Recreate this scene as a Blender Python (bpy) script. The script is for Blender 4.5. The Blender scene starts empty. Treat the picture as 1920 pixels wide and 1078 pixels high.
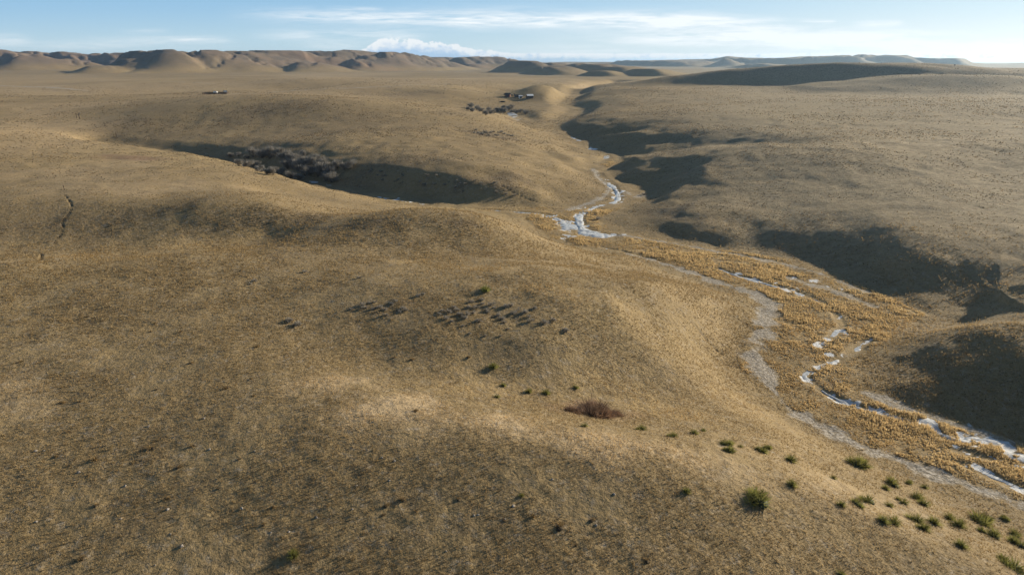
import bpy, bmesh, math, random
import numpy as np
R = math.radians
SC = bpy.context.scene
COL = SC.collection

# ------------------------------------------------------------------ camera
F = 1280.0                      # focal length in pixels of the 1920 wide photograph
PITCH = R(18.33)
HC = 32.0                       # eye height above the home meadow
cam_d = bpy.data.cameras.new('camera')
cam = bpy.data.objects.new('camera', cam_d); COL.objects.link(cam)
cam.location = (0, 0, HC); cam.rotation_euler = (R(90)-PITCH, 0, 0)
cam_d.sensor_width = 36; cam_d.lens = 36*F/1920; cam_d.clip_start = .5; cam_d.clip_end = 60000
SC.camera = cam

# ------------------------------------------------------------------ light
SUN_AZ, SUN_EL = R(60), R(16.5)
SUN_STRENGTH, SKY_STRENGTH = 5.0, 0.05
sun_d = bpy.data.lights.new('sun', 'SUN'); sun = bpy.data.objects.new('sun', sun_d); COL.objects.link(sun)
sun_d.energy = SUN_STRENGTH; sun_d.angle = R(.6); sun_d.color = (1, .86, .65)
sun.rotation_euler = (R(90)-SUN_EL, 0, math.pi-SUN_AZ)
sun.location = (0, 0, 300)
SC.view_settings.view_transform = 'Standard'; SC.view_settings.look = 'None'
SC.view_settings.exposure = 0.76; SC.view_settings.gamma = 1

class G:
    """tiny expression builder for shader nodes"""
    def __init__(s, nt): s.nt = nt
    def n(s, typ, **kw):
        nd = s.nt.nodes.new(typ)
        for k, v in kw.items(): setattr(nd, k, v)
        return nd
    def lk(s, a, b): s.nt.links.new(a, b)
    def put(s, sock, v):
        if isinstance(v, bpy.types.NodeSocket): s.lk(v, sock)
        else: sock.default_value = v
    def m(s, op, a, b=0.0, c=None, clamp=False):
        nd = s.n('ShaderNodeMath', operation=op, use_clamp=clamp)
        s.put(nd.inputs[0], a); s.put(nd.inputs[1], b)
        if c is not None: s.put(nd.inputs[2], c)
        return nd.outputs[0]
    def mix(s, f, a, b, blend='MIX'):
        nd = s.n('ShaderNodeMix', data_type='RGBA', blend_type=blend)
        s.put(nd.inputs['Factor'], f)
        s.put(nd.inputs[6], a if not isinstance(a, tuple) else (*a, 1)[:4])
        s.put(nd.inputs[7], b if not isinstance(b, tuple) else (*b, 1)[:4])
        return nd.outputs[2]
    def ramp(s, v, lo, hi, a=0.0, b=1.0, smooth=True):
        nd = s.n('ShaderNodeMapRange', interpolation_type='SMOOTHSTEP' if smooth else 'LINEAR')
        s.put(nd.inputs[0], v); s.put(nd.inputs[1], lo); s.put(nd.inputs[2], hi); s.put(nd.inputs[3], a); s.put(nd.inputs[4], b)
        return nd.outputs[0]
    def noise(s, vec, scale, detail=4, rough=.55, dist=0.0, dim='3D'):
        nd = s.n('ShaderNodeTexNoise', noise_dimensions=dim)
        if vec is not None: s.lk(vec, nd.inputs['Vector'])
        nd.inputs['Scale'].default_value = scale; nd.inputs['Detail'].default_value = detail
        nd.inputs['Roughness'].default_value = rough; nd.inputs['Distortion'].default_value = dist
        return nd.outputs[0]

def xz(px, py):                 # direction of a photo pixel as (x/y, z/y): fixed directions of the world's sky
    u, v = (px-960)/F, (py-539)/F
    y = math.cos(PITCH)-v*math.sin(PITCH)
    return u/y, (-math.sin(PITCH)-v*math.cos(PITCH))/y

W = bpy.data.worlds.new('World'); SC.world = W; W.use_nodes = True
wn = W.node_tree; wn.nodes.clear(); g = G(wn)
sky = g.n('ShaderNodeTexSky', sky_type='NISHITA')
sky.sun_disc = False; sky.sun_elevation = SUN_EL; sky.sun_rotation = SUN_AZ
sky.altitude = 1300; sky.air_density = 1.0; sky.dust_density = .6; sky.ozone_density = 1.5
tc = g.n('ShaderNodeTexCoord'); sp = g.n('ShaderNodeSeparateXYZ'); g.lk(tc.outputs['Generated'], sp.inputs[0])
sx, sy, sz = sp.outputs
yy = g.m('MAXIMUM', sy, .05)
X = g.m('DIVIDE', sx, yy); Z = g.m('DIVIDE', sz, yy)
def cvec(kx, kz, off=0.0):
    c = g.n('ShaderNodeCombineXYZ'); g.lk(g.m('MULTIPLY', X, kx), c.inputs[0]); g.lk(g.m('MULTIPLY', Z, kz), c.inputs[1]); c.inputs[2].default_value = off
    return c.outputs[0]
warp = g.m('MULTIPLY', g.m('SUBTRACT', g.noise(cvec(5, 30, 3.1), 1, 3), .5), .012)
Zw = g.m('ADD', Z, warp)
def band(x0, z0, x1, z1, half, soft=.12, power=1.0):
    """a streak of cloud between two sky directions"""
    t = g.m('DIVIDE', g.m('SUBTRACT', X, x0), x1-x0)
    zc = g.m('ADD', g.m('MULTIPLY', t, z1-z0), z0)
    d = g.m('DIVIDE', g.m('SUBTRACT', Zw, zc), half)
    e = g.m('POWER', 2.718, g.m('MULTIPLY', g.m('MULTIPLY', d, d), -1.0))
    ends = g.m('MULTIPLY', g.ramp(t, -soft, soft*1.5), g.ramp(t, 1+soft*.4, 1-soft))
    return g.m('MULTIPLY', g.m('MULTIPLY', e, ends), power)
def bandpx(p0, p1, halfpx, **k):
    a, b = xz(*p0), xz(*p1); return band(a[0], a[1], b[0], b[1], halfpx/1150, **k)
streak = g.ramp(g.noise(cvec(9, 110, 1.7), 1, 7, .62, .6), .30, .68)
streak2 = g.ramp(g.noise(cvec(26, 220, 8.7), 1, 6, .6, .4), .25, .7)
cl = None
for args in [((490, 30), (1500, 48), 9, .1, 1.0), ((760, 34), (1400, 40), 14, .15, .55), ((500, 66), (800, 66), 9, .2, .6),
             ((1080, 72), (1700, 78), 10, .2, .75), ((1230, 62), (2100, 100), 20, .15, .9), ((1450, 92), (2300, 100), 22, .2, .95),
             ((1500, 42), (1570, 42), 2.5, .2, .9), ((1600, 45), (1700, 45), 4, .25, .8), ((620, 17), (720, 19), 3, .2, .5),
             ((-60, 74), (60, 76), 8, .3, .55), ((40, 88), (440, 80), 9, .2, .5), ((320, 76), (430, 77), 4, .2, .5),
             ((560, 86), (680, 88), 6, .3, .5), ((900, 98), (1300, 98), 10, .3, .5), ((230, 60), (320, 60), 4, .3, .3),
             ((1700, 108), (2200, 106), 8, .3, .7)]:
    b = bandpx(args[0], args[1], args[2], soft=args[3], power=args[4]); cl = b if cl is None else g.m('ADD', cl, b)
cl = g.m('MULTIPLY', cl, g.m('ADD', g.m('MULTIPLY', streak, .75), g.m('MULTIPLY', streak2, .35)), clamp=True)
# thin veil low in the east and a faint band all round the horizon
veil = g.m('MULTIPLY', g.ramp(X, -.1, .75), g.ramp(Z, .09, .0)); cl = g.m('MAXIMUM', cl, g.m('MULTIPLY', veil, .45))
front = g.ramp(sy, .05, .2); cl = g.m('MULTIPLY', cl, front)
# the cumulus bank above the mesas
c0, c1 = xz(650, 98), xz(975, 103)
ct = g.m('DIVIDE', g.m('SUBTRACT', X, c0[0]), c1[0]-c0[0])
prof = g.m('MULTIPLY', g.ramp(ct, 0, .22), g.ramp(ct, .35, 1.0, 1, .12))
puff = g.noise(cvec(75, 110, 4.4), 1, 6, .62)
lump = g.noise(cvec(22, 0, 2.2), 1, 3, .6)
top = g.m('ADD', c0[1]-.004, g.m('MULTIPLY', prof, g.m('ADD', .000, g.m('ADD', g.m('MULTIPLY', puff, .024), g.m('MULTIPLY', lump, .016)))))
cm = g.m('MULTIPLY', g.m('MULTIPLY', g.ramp(g.m('SUBTRACT', top, Z), -.0006, .0012), g.ramp(Z, -.006, .004)), g.ramp(prof, 0, .12))
cm = g.m('MULTIPLY', cm, front)
lit = g.ramp(g.m('ADD', g.m('SUBTRACT', top, Z), g.m('MULTIPLY', g.m('SUBTRACT', puff, .5), -.05)), .016, .003)
ccol = g.mix(lit, (5.4, 7.7, 10.5), (11.4, 11.7, 11.9))
east = g.m('MULTIPLY', g.ramp(X, -.35, .95), front)
low = g.mix(g.ramp(Z, .0, .085), g.mix(east, (6.9, 9.4, 10.8), (10.2, 11.2, 11.6)), g.mix(east, (3.9, 7.0, 10.2), (8.2, 10.4, 11.6)))
skyb = g.mix(g.ramp(sz, .12, .55, .85, .0), sky.outputs[0], low)
skyc = g.mix(cl, skyb, (11.2, 11.9, 12.3))
skyc = g.mix(g.m('MULTIPLY', cm, .9), skyc, ccol)
bg = g.n('ShaderNodeBackground'); bg.inputs[1].default_value = SKY_STRENGTH; g.lk(skyc, bg.inputs[0])
wo = g.n('ShaderNodeOutputWorld'); g.lk(bg.outputs[0], wo.inputs[0])

# ------------------------------------------------------------------ tools
def tag(o, label=None, cat=None, group=None, kind=None):
    if label: o['label'] = label
    if cat: o['category'] = cat
    if group: o['group'] = group
    if kind: o['kind'] = kind
    return o

def mesh_np(name, v, f, mat=None, parent=None, smooth=False, cols=None):
    """one object from numpy vertices and a (n,k) face table; cols = dict name -> (nverts,4)"""
    v = np.asarray(v, np.float32); f = np.asarray(f, np.int32)
    me = bpy.data.meshes.new(name); n, k = f.shape
    me.vertices.add(len(v)); me.vertices.foreach_set('co', v.ravel())
    me.loops.add(n*k); me.loops.foreach_set('vertex_index', f.ravel())
    me.polygons.add(n); me.polygons.foreach_set('loop_start', np.arange(0, n*k, k, dtype=np.int32))
    me.polygons.foreach_set('use_smooth', np.full(n, smooth))
    me.update(calc_edges=True)
    if cols:
        for nm, c in cols.items():
            a = me.color_attributes.new(nm, 'FLOAT_COLOR', 'POINT'); a.data.foreach_set('color', np.asarray(c, np.float32).ravel())
    if mat: me.materials.append(mat)
    o = bpy.data.objects.new(name, me); COL.objects.link(o)
    if parent: o.parent = parent
    return o

def hashf(ix, iy, seed):
    h = (ix.astype(np.int64)*374761393 + iy.astype(np.int64)*668265263 + seed*1442695041) & 0xffffffff
    h = ((h ^ (h >> 13))*1274126177) & 0xffffffff
    h = (h ^ (h >> 16))
    return (h & 0xffff)/65535.0
def vnoise(x, y, seed=0):
    ix, iy = np.floor(x), np.floor(y); fx, fy = x-ix, y-iy
    fx = fx*fx*fx*(fx*(fx*6-15)+10); fy = fy*fy*fy*(fy*(fy*6-15)+10)
    ix = ix.astype(np.int64); iy = iy.astype(np.int64)
    a, b, c, d = hashf(ix, iy, seed), hashf(ix+1, iy, seed), hashf(ix, iy+1, seed), hashf(ix+1, iy+1, seed)
    return (a*(1-fx)+b*fx)*(1-fy)+(c*(1-fx)+d*fx)*fy - .5
def fbm(x, y, L, seed, oct=3, gain=.5):
    s = 0; a = 1
    for i in range(oct):
        ca, sa = math.cos(.7*i+seed), math.sin(.7*i+seed)
        s = s + a*vnoise((x*ca-y*sa)/L*2**i+17.3*i, (x*sa+y*ca)/L*2**i-9.1*i, seed*7+i); a *= gain
    return s
def sstep(t): t = np.clip(t, 0, 1); return t*t*(3-2*t)

# ------------------------------------------------------------------ the lie of the land
def direction(px, py):
    u, v = (px-960)/F, (py-539)/F
    return np.array([u, math.cos(PITCH)-v*math.sin(PITCH), -math.sin(PITCH)-v*math.cos(PITCH)])
def P(px, py, z):               # where the sight line of a photo pixel meets height z
    d = direction(px, py); t = (z-HC)/d[2]
    return np.array([d[0]*t, d[1]*t, z])
def zfloor(D): return -8.5+.009*np.minimum(D, 1200)
def PF(px, py, dz=0):
    z = -8.0
    for _ in range(8):
        p = P(px, py, z); z = float(zfloor(math.hypot(p[0], p[1])))+dz
    return P(px, py, z)
def azl(x, y): return np.arctan2(x, y), np.log(np.hypot(x, y))

CTRL = '''-500 1078 .5|-300 1078 -.6|0 1078 -1|500 1078 -1|1000 1078 -1|1400 1078 -1.8|1700 1078 -3.2|1920 1078 -4.8|2300 1150 -6.5
0 900 .1|400 900 .5|800 900 .8|1100 950 .1|1300 1000 -.9|1500 1000 -1.9|0 700 1.1|300 700 1.2|-300 700 1.2|0 560 2.0|-300 560 2.4|0 492 2.3|300 560 2|400 650 1.7
560 700 1.4|650 735 1.6|750 765 1.6|900 795 1.6|1100 815 1.2|1250 845 .5|1400 890 -.6|1600 940 -2.4|1800 1010 -4|1470 800 -4.6|1600 850 -5.6|1700 900 -5.8|1850 960 -6.6
1110 775 -1.6|1000 760 -.7|1300 770 -3.2|1400 740 -5.6|940 715 -.6|700 680 .5|820 725 .3
950 590 2.1|1000 640 1.3|1100 620 1.2|1240 620 0|1330 600 -1.3|1360 680 -4.6|1200 700 -2.2|1080 700 -1|800 620 1.8|600 620 1.5|500 560 2
840 520 3.2|700 520 3|1000 545 3.1|1130 560 2.3|1260 570 1.0|1350 570 -1.2|1000 495 2.4|1150 515 .8|1280 530 -1.8|1350 548 -4
350 475 2|500 468 1.8|700 468 1.8|850 470 1.2|1000 482 .0|1130 497 -3
560 440 1.6|620 425 2.6|700 405 4.0|800 398 4.6|900 405 3.6|960 425 1.2|1030 448 -2.6|1120 468 -5.2
0 463 .5|150 463 .2|-300 470 1.2|250 458 .2|400 448 .3|500 440 .3|0 385 4.2|200 378 4.8|380 384 4.9|500 389 4.2|620 396 1.9|120 420 2.4
0 335 3.8|300 365 4.3|450 352 3.2|600 378 .8|700 388 -1.2|150 330 3.8|300 320 3.4|450 338 2.3|300 295 1.2|180 290 2|0 290 3.8|-300 300 4.5|560 355 .3
0 240 4|-300 240 5|120 250 .6|150 225 2|240 261 -1.8|0 200 5|-300 190 7
400 275 -1.2|500 284 -.3|640 300 -.2|720 303 .9|850 314 .9|930 335 -.5|1000 355 -3
640 260 2.6|800 262 2.8|950 292 .2|1050 315 -2|1090 345 -4.4|1030 372 -5
300 240 .4|300 266 -1.5|200 256 -1.6|500 230 3|700 228 4.8|850 238 3.6|950 258 1.0|1050 278 -2
200 206 4.5|350 191 9|500 182 12|640 188 11|780 201 7.6|900 216 4.2|980 232 .0
300 176 1.5|600 176 1|100 180 5|450 173 4|750 178 5
880 200 -1.5|950 200 -2|800 190 2|850 172 7|640 160 9.5|760 158 10|880 161 8.5|940 180 2|980 190 0
0 163 6|300 160 7|-400 165 9|460 153 10|560 150 12
1110 212 2.2|1200 206 4.4|1100 180 3.5|1010 165 9|1050 172 7|1000 178 2.5|1200 170 8|1150 160 6
1170 386 -4.6|1215 370 -4|1240 355 -2.8|1340 372 -2.4|1420 392 -2.6|1480 412 -2.6|1560 428 -2.2|1640 442 -1.7|1750 478 -1.9|1850 512 -2.6|1990 560 -2
1250 430 -5.6|1350 450 -5.4|1200 425 -6.2|1300 410 -3.8
1850 590 -2.6|1770 600 -4|1700 640 -5.1|1920 610 -2|1800 655 -3.3|1900 690 -3.2|2100 680 -1.5|2200 800 -2.5
1500 350 .2|1700 415 -.5|1900 465 -1|1920 400 1.0|1700 350 1.8|1400 305 2.2|1270 298 .2|1920 330 3.2|1600 290 5.6|1920 285 6.4|2200 300 7
1920 266 7.6|1600 266 6.8|1400 268 5.2|1250 283 .2|1200 290 -1.2|1190 268 .6|1180 246 1.8|1290 262 2.2|1140 232 1.4|1105 254 -1.2|1060 229 -.4|1085 236 .2|1095 200 2.6|1075 212 .4|1085 186 3
1400 240 5.5|1600 240 6.5|1800 240 7.5|2200 240 9|1300 212 6.5|1600 200 9|1900 200 11|1300 180 7|1500 178 6|1900 185 10|2200 190 13'''
cw = []
for row in CTRL.replace('\n', '|').split('|'):
    a, b, c = map(float, row.split()); p = P(a, b, c); cw.append((*azl(p[0], p[1]), c))
for az in (-75, -55, -35, -15, 0, 15, 35, 55, 75):        # the far plain
    for D, z in ((1300, 8), (2200, 8), (4000, 6), (9000, 8), (20000, 10)): cw.append((R(az), math.log(D), z+ (3 if az > 10 and D > 1000 else 0)))
for az in (-110, -150, -180, 110, 150):
    for D in (15, 60, 300, 2000, 9000): cw.append((R(az), math.log(D), 1.0))
for az in (-80, -60, 0, 60, 80): cw.append((R(az), math.log(14), -2.0))
cw.append((R(75), math.log(60), -7.0)); cw.append((R(60), math.log(45), -7)); cw.append((R(-60), math.log(60), 1.0))
cw = np.array(cw)
def tps_fit(c):
    n = len(c); d2 = (c[:, None, 0]-c[None, :, 0])**2+(c[:, None, 1]-c[None, :, 1])**2
    K = .5*d2*np.log(d2+1e-12)+np.eye(n)*1e-4
    A = np.zeros((n+3, n+3)); A[:n, :n] = K; A[:n, n] = 1; A[:n, n+1:] = c[:, :2]; A[n:, :n] = A[:n, n:].T
    return np.linalg.solve(A, np.r_[c[:, 2], 0, 0, 0])
TW = tps_fit(cw)
def tps(az, l):
    out = TW[-3]+TW[-2]*az+TW[-1]*l
    for i in range(len(cw)):
        d2 = (az-cw[i, 0])**2+(l-cw[i, 1])**2
        out = out+TW[i]*.5*d2*np.log(d2+1e-12)
    return out

# valley floor outline, each point with the width of the bank outside it
FLOOD = [(2600, 1300, 8), (1920, 952, 8), (1700, 872, 7), (1560, 808, 7), (1475, 768, 7), (1448, 728, 7), (1388, 690, 8), (1400, 640, 8), (1424, 592, 8), (1440, 562, 9),
         (1395, 548, 9), (1360, 541, 9), (1290, 513, 9), (1200, 482, 9), (1110, 464, 9), (1055, 456, 8), (1010, 430, 9), (985, 408, 8), (1000, 396, 10), (1050, 397, 14),
         (1090, 385, 18), (1140, 376, 18), (1140, 352, 14), (1104, 326, 14), (1112, 312, 12), (1134, 300, 12), (1128, 284, 12),
         (1158, 290, 13), (1150, 306, 13), (1134, 322, 13), (1160, 340, 12), (1215, 352, 12), (1215, 372, 8), (1165, 392, 12), (1118, 408, 16), (1150, 432, 15), (1280, 458, 13),
         (1400, 474, 12), (1500, 488, 12), (1600, 527, 13), (1690, 568, 13), (1738, 590, 10), (1690, 622, 6), (1630, 660, 8), (1600, 690, 14), (1625, 730, 13), (1700, 764, 12), (1800, 790, 13), (1920, 832, 12), (2600, 1090, 14)]
FP = np.array([[*PF(a, b)[:2], w] for a, b, w in FLOOD])
# narrow cuts: points (px, py, dz above the valley floor), half width, bank width left / right of the direction of travel
CUTS = [  # the side creek below the willow bank (travelling downstream)
    ([(178, 266, 1.2), (300, 284, 0), (380, 297, 0), (470, 316, 0), (540, 330, .1), (600, 344, 0), (680, 360, 0), (780, 378, 0), (880, 389, 0), (1000, 396, 0)], 2.5, 13, [7, 7, 8, 10, 13, 16, 24, 27, 27, 18]),
    # the creek above the junction
    ([(1130, 290, 0), (1110, 276, 0), (1062, 252, 0), (1010, 237, 0), (975, 222, 0), (965, 214, .5), (920, 210, 1), (870, 206, 2)], 3, 20, 14),
    ([(1015, 238, 0), (1050, 225, .2), (1085, 205, .5), (1050, 198, .5), (1080, 186, .8), (1075, 176, .5), (1110, 165, .5), (1160, 158, 0)], 3, 16, 20),
    # gullies between the eastern spurs
    ([(1085, 262, 0), (1150, 252, 3.5), (1200, 246, 7)], 1.5, 13, 20),
    ([(1113, 282, 0), (1190, 272, 3.2), (1260, 266, 6.2), (1330, 262, 9)], 1.5, 12, 20),
    ([(1160, 296, .3), (1220, 288, 2.6), (1330, 271, 7), (1480, 268, 10.5)], 1.5, 12, 16),
    ([(1740, 592, 0), (1790, 565, .8), (1850, 540, 2.5), (1930, 528, 5)], .8, 12, 9),
    ([(1385, 472, 0), (1430, 445, 2), (1470, 425, 4), (1440, 395, 6.5)], .8, 7, 8),
    ([(930, 178, 3), (965, 172, 5), (975, 166, 7)], 3, 18, 30),
]
def seg_field(x, y, pts, extra):
    """distance to a polyline, values interpolated along it and the side (+1 = right of travel)"""
    best = np.full(x.shape, 1e18); val = np.zeros(x.shape+(extra.shape[1],)); side = np.zeros(x.shape)
    for i in range(len(pts)-1):
        ax, ay = pts[i]; bx, by = pts[i+1]; dx, dy = bx-ax, by-ay; L2 = dx*dx+dy*dy
        t = np.clip(((x-ax)*dx+(y-ay)*dy)/L2, 0, 1)
        d2 = (x-ax-t*dx)**2+(y-ay-t*dy)**2; m = d2 < best
        best = np.where(m, d2, best); cr = dx*(y-ay)-dy*(x-ax)
        side = np.where(m, np.clip(-cr/(math.sqrt(L2)*np.sqrt(d2)+1e-6), -1, 1), side)
        for k in range(extra.shape[1]): val[..., k] = np.where(m, extra[i, k]*(1-t)+extra[i+1, k]*t, val[..., k])
    return np.sqrt(best), val, side
def smooth_line(p, rounds=2):
    p = np.asarray(p, float)
    for _ in range(rounds):
        q = np.empty((2*(len(p)-1)+2, p.shape[1])); q[0] = p[0]; q[-1] = p[-1]
        q[1:-1:2] = .75*p[:-1]+.25*p[1:]; q[2:-1:2] = .25*p[:-1]+.75*p[1:]; p = q
    return p
def inside(x, y, poly):
    c = np.zeros(x.shape, bool); n = len(poly); j = n-1
    for i in range(n):
        xi, yi, xj, yj = poly[i][0], poly[i][1], poly[j][0], poly[j][1]
        c ^= ((yi > y) != (yj > y)) & (x < (xj-xi)*(y-yi)/(yj-yi+1e-12)+xi); j = i
    return c

def azel(px, py):
    d = direction(px, py); return math.atan2(d[0], d[1]), math.atan2(d[2], math.hypot(d[0], d[1]))
# single hills: px, crest py, distance, half width across, half depth, lean (steeper near side), power
HILLS = [
    (1540, 132, 745, 170, 40, 1.25), (1700, 134, 790, 130, 75, 1.2), (1900, 138, 900, 170, 110, 1.2), (1780, 150, 690, 110, 60, 1.2),
(1015, 167, 660, 60, 42, 1.2),
]
# ridges lying across the sun: px, crest py, distance, half length, width of the steep south-west side, width of the gentle side, flat share of the top
RIDGES = [(285, 94, 2300, 330, 165, 640, .38), (215, 110, 2150, 130, 90, 200, .2), (160, 122, 2080, 110, 60, 150, .2), (335, 104, 2150, 150, 90, 400, .2), (400, 113, 2300, 200, 100, 400, .2),
          (490, 96, 2450, 250, 115, 430, .5), (420, 98.5, 2650, 260, 110, 250, .5), (560, 116, 2150, 120, 60, 170, .3), (640, 98, 2600, 340, 125, 520, .55), (655, 107, 2350, 120, 70, 200, .2),
          (590, 100, 2700, 260, 110, 300, .5), (720, 112, 2500, 120, 70, 260, .2), (60, 104, 2650, 140, 90, 200, .2), (110, 109, 2650, 120, 80, 200, .2), (20, 100, 2800, 140, 90, 200, .2),
          (850, 106, 2900, 260, 100, 420, .45), (895, 113, 3000, 90, 60, 200, .2),
          (975, 114, 1900, 150, 60, 300, .3), (1085, 119, 1750, 190, 60, 260, .3), (1020, 122, 1600, 110, 45, 120, .3), (1150, 124, 1550, 120, 50, 200, .3), (1205, 131, 1300, 90, 35, 150, .3), (1115, 135, 1300, 70, 26, 100, .3),
          (1365, 105, 3900, 130, 110, 300, .05), (1480, 107, 4000, 480, 170, 500, .7), (1580, 106, 4050, 380, 150, 400, .7), (1690, 110, 4100, 380, 130, 400, .7), (1230, 113.5, 4200, 420, 150, 400, .7), (1420, 120, 3000, 200, 60, 400, .2)]
# mesas: crest outline in the photo, distance, depth of the slope, ravine wavelength (deg), ravine strength, base z
MESAS = [
    ([(-700, 92), (-300, 93), (0, 92), (90, 96), (190, 98), (360, 99), (470, 99), (560, 100), (700, 102), (735, 105), (840, 106), (860, 108), (905, 121), (940, 128)], 3200, 520, 2.1, .75, 4),
    ([(1030, 120), (1060, 117), (1150, 117), (1170, 115), (1250, 113), (1335, 111), (1365, 105), (1400, 109), (1440, 109), (1520, 106), (1600, 105.5), (1622, 109), (1660, 109.5), (1725, 110.5), (1745, 113.5), (1810, 118), (1850, 122), (1925, 120), (2100, 116), (2500, 110)], 4300, 620, 3.2, .9, 4),
]
def hgt_macro(x, y):
    az, l = azl(x, y); D = np.exp(l)
    base = tps(az, l)
    far = sstep((D-700)/900)
    base = base*(1-far)+4*far+(az > .3)*3*sstep((az-.3)/.2)*far
    # flood plain
    ins = inside(x, y, FP)
    loop = np.vstack([FP, FP[:1]])
    t = np.full(x.shape, 1e9)
    for i in range(len(loop)-1):
        (ax, ay, aw), (bx, by, bw) = loop[i], loop[i+1]; dx, dy = bx-ax, by-ay; L2 = dx*dx+dy*dy
        u = np.clip(((x-ax)*dx+(y-ay)*dy)/L2, 0, 1); t = np.minimum(t, np.hypot(x-ax-u*dx, y-ay-u*dy)/(aw*(1-u)+bw*u))
    t = np.where(ins, 0, t)
    fl = zfloor(D)
    wob = 1+.35*fbm(x, y, 14, 5, 2)*2
    t = t/wob
    up = np.maximum(base-fl, .4)
    h = fl+up*(.55*sstep(t)+.45*sstep(t*.45))
    h = np.where(base < fl+.4, np.where(t > 0, fl+.4*sstep(t), fl), h)
    for pts, hw, wl, wr in CUTS:
        wrs = wr if isinstance(wr, list) else [wr]*len(pts)
        pw = smooth_line([[*PF(a, b, c)[:2], PF(a, b, c)[2], q] for (a, b, c), q in zip(pts, wrs)])
        dd, vv, ss = seg_field(x, y, pw[:, :2], pw[:, 2:])
        wdt = wl+(vv[..., 1]-wl)*(ss*.5+.5)*(1+.6*fbm(x, y, 18, 9, 2))
        tt = np.maximum(dd-hw, 0)/wdt; f2 = vv[..., 0]
        h = np.where(h > f2, f2+(h-f2)*(.6*sstep(tt)+.4*sstep(tt*.5)), h)
    # hills
    farh = np.zeros_like(h)
    for px, py, Dc, rx, ry, steep in HILLS:
        a, e = azel(px, py); zt = HC+Dc*math.tan(e); cx, cy = Dc*math.sin(a), Dc*math.cos(a)
        u = (x-cx)*math.cos(a)-(y-cy)*math.sin(a); w = (x-cx)*math.sin(a)+(y-cy)*math.cos(a)
        nz = 1+.35*fbm(x, y, rx*.7, int(px) % 17, 3)*2*min(1, Dc/4000)
        ang = fbm(x, y, rx*.35, int(px) % 13+2, 2)
        r = np.sqrt((u/rx/1.5)**2+(np.where(w < 0, w/ry, w/ry/1.6)/1.2)**2)*nz*(1+.25*ang)
        b = np.exp(-(r*1.25)**2*steep)*(zt-4)
        farh = np.maximum(farh, b)+.25*np.minimum(farh, b)
    wx = 45*fbm(x, y, 300, 15, 3)*2; wy = 45*fbm(x, y, 300, 16, 3)*2
    for px, py, Dc, La, Ws, Wg, fp in RIDGES:
        a, e = azel(px, py); zt = HC+Dc*math.tan(e); k = min(1, Ws/100)
        X_, Y_ = x-Dc*math.sin(a)+wx*k, y-Dc*math.cos(a)+wy*k
        t = X_*.866+Y_*.5; q = -X_*.5+Y_*.866                        # t towards the sun, q along the ridge
        r = np.sqrt((q/La)**2+(np.where(t < 0, t/Ws, t/Wg))**2)
        f = np.clip((1-r)/(1-fp), 0, 1); f = np.where(f < 1, f**1.35, 1); f = f-.06*sstep((f-.8)/.2)
        b = f*(zt-4)*1.02
        farh = np.maximum(farh, b)+.10*np.minimum(farh, b)
    for crest, Dc, wd, wl, st, zb in MESAS:
        A = np.array([azel(a, b)[0] for a, b in crest]); E = np.array([HC+Dc*math.tan(azel(a, b)[1]) for a, b in crest])
        zc = np.interp(az, A, E, left=E[0]*.9, right=E[-1]*.9); endf = sstep((az-A[0]+.12)/.12)*sstep((A[-1]+.12-az)/.12)
        q = np.degrees(az)/wl+.8*fbm(x, y, 700, 23, 2)
        rid = np.abs(vnoise(q, q*0+.3, int(Dc) % 91))*2; rid2 = np.abs(vnoise(q*2.7, q*0+1.3, 5))*2
        rag = vnoise(q*6, l*40, 8)*.15
        Dk = Dc+wd*.5*(1-rid)-wd*.15*rid2; Df = Dk-wd*(.45+st*(.75*rid+.4*rid2)+rag)
        t = (D-Df)/(Dk-Df)
        cliff = .8*np.clip(t, 0, 1)**1.35+.2*sstep((t-.8)/.2)
        back = 1-sstep((D-Dc*1.25)/(Dc*.6))
        add = (zc-zb-2)*np.where(t > 0, cliff, 0)*back*endf*(zc > zb); farh = np.maximum(farh, add)
    rg = np.abs(fbm(x, y, 260, 12, 3, .55))*2
    rg2 = np.abs(fbm(x+wx, y+wy, 110, 33, 3, .55))*2
    fe = sstep((D-1200)/400); h = h+farh*(1-.55*fe*np.clip(.42-rg, 0, 1)*sstep((farh-5)/20))-6*fe*np.clip(.3-rg2, 0, 1)/.3*sstep((farh-8)/15)
    global _hill
    _hill = sstep((farh-4)/22)
    return h
def hgt_micro(x, y, D, cell):
    m = 0
    def keep(L): return np.clip((L/cell-2.0)/2.0, 0, 1)
    calm = np.clip(D/60, .6, 1)
    for L, A, s in ((420, 5.0, 31), (160, 1.5, 3), (60, .6, 4), (22, .12, 6), (9, .09, 7), (4, .09, 8), (1.9, .07, 9), (.9, .045, 10), (.45, .03, 11)):
        k = keep(L)
        if L > 300: k = k*sstep((D-900)/1500)
        if L == 160: k = k*sstep((D-200)/400)
        if L == 60: k = k*sstep((D-110)/200)
        if L in (22, 9, 4, 1.9): k = k*(1+(1.9 if L < 20 else .9)*sstep((D-100)/200))*(.45+.55*sstep((D-45)/45))
        m = m+A*k*fbm(x, y, L, s, 1)*2*.8
    return m

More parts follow.
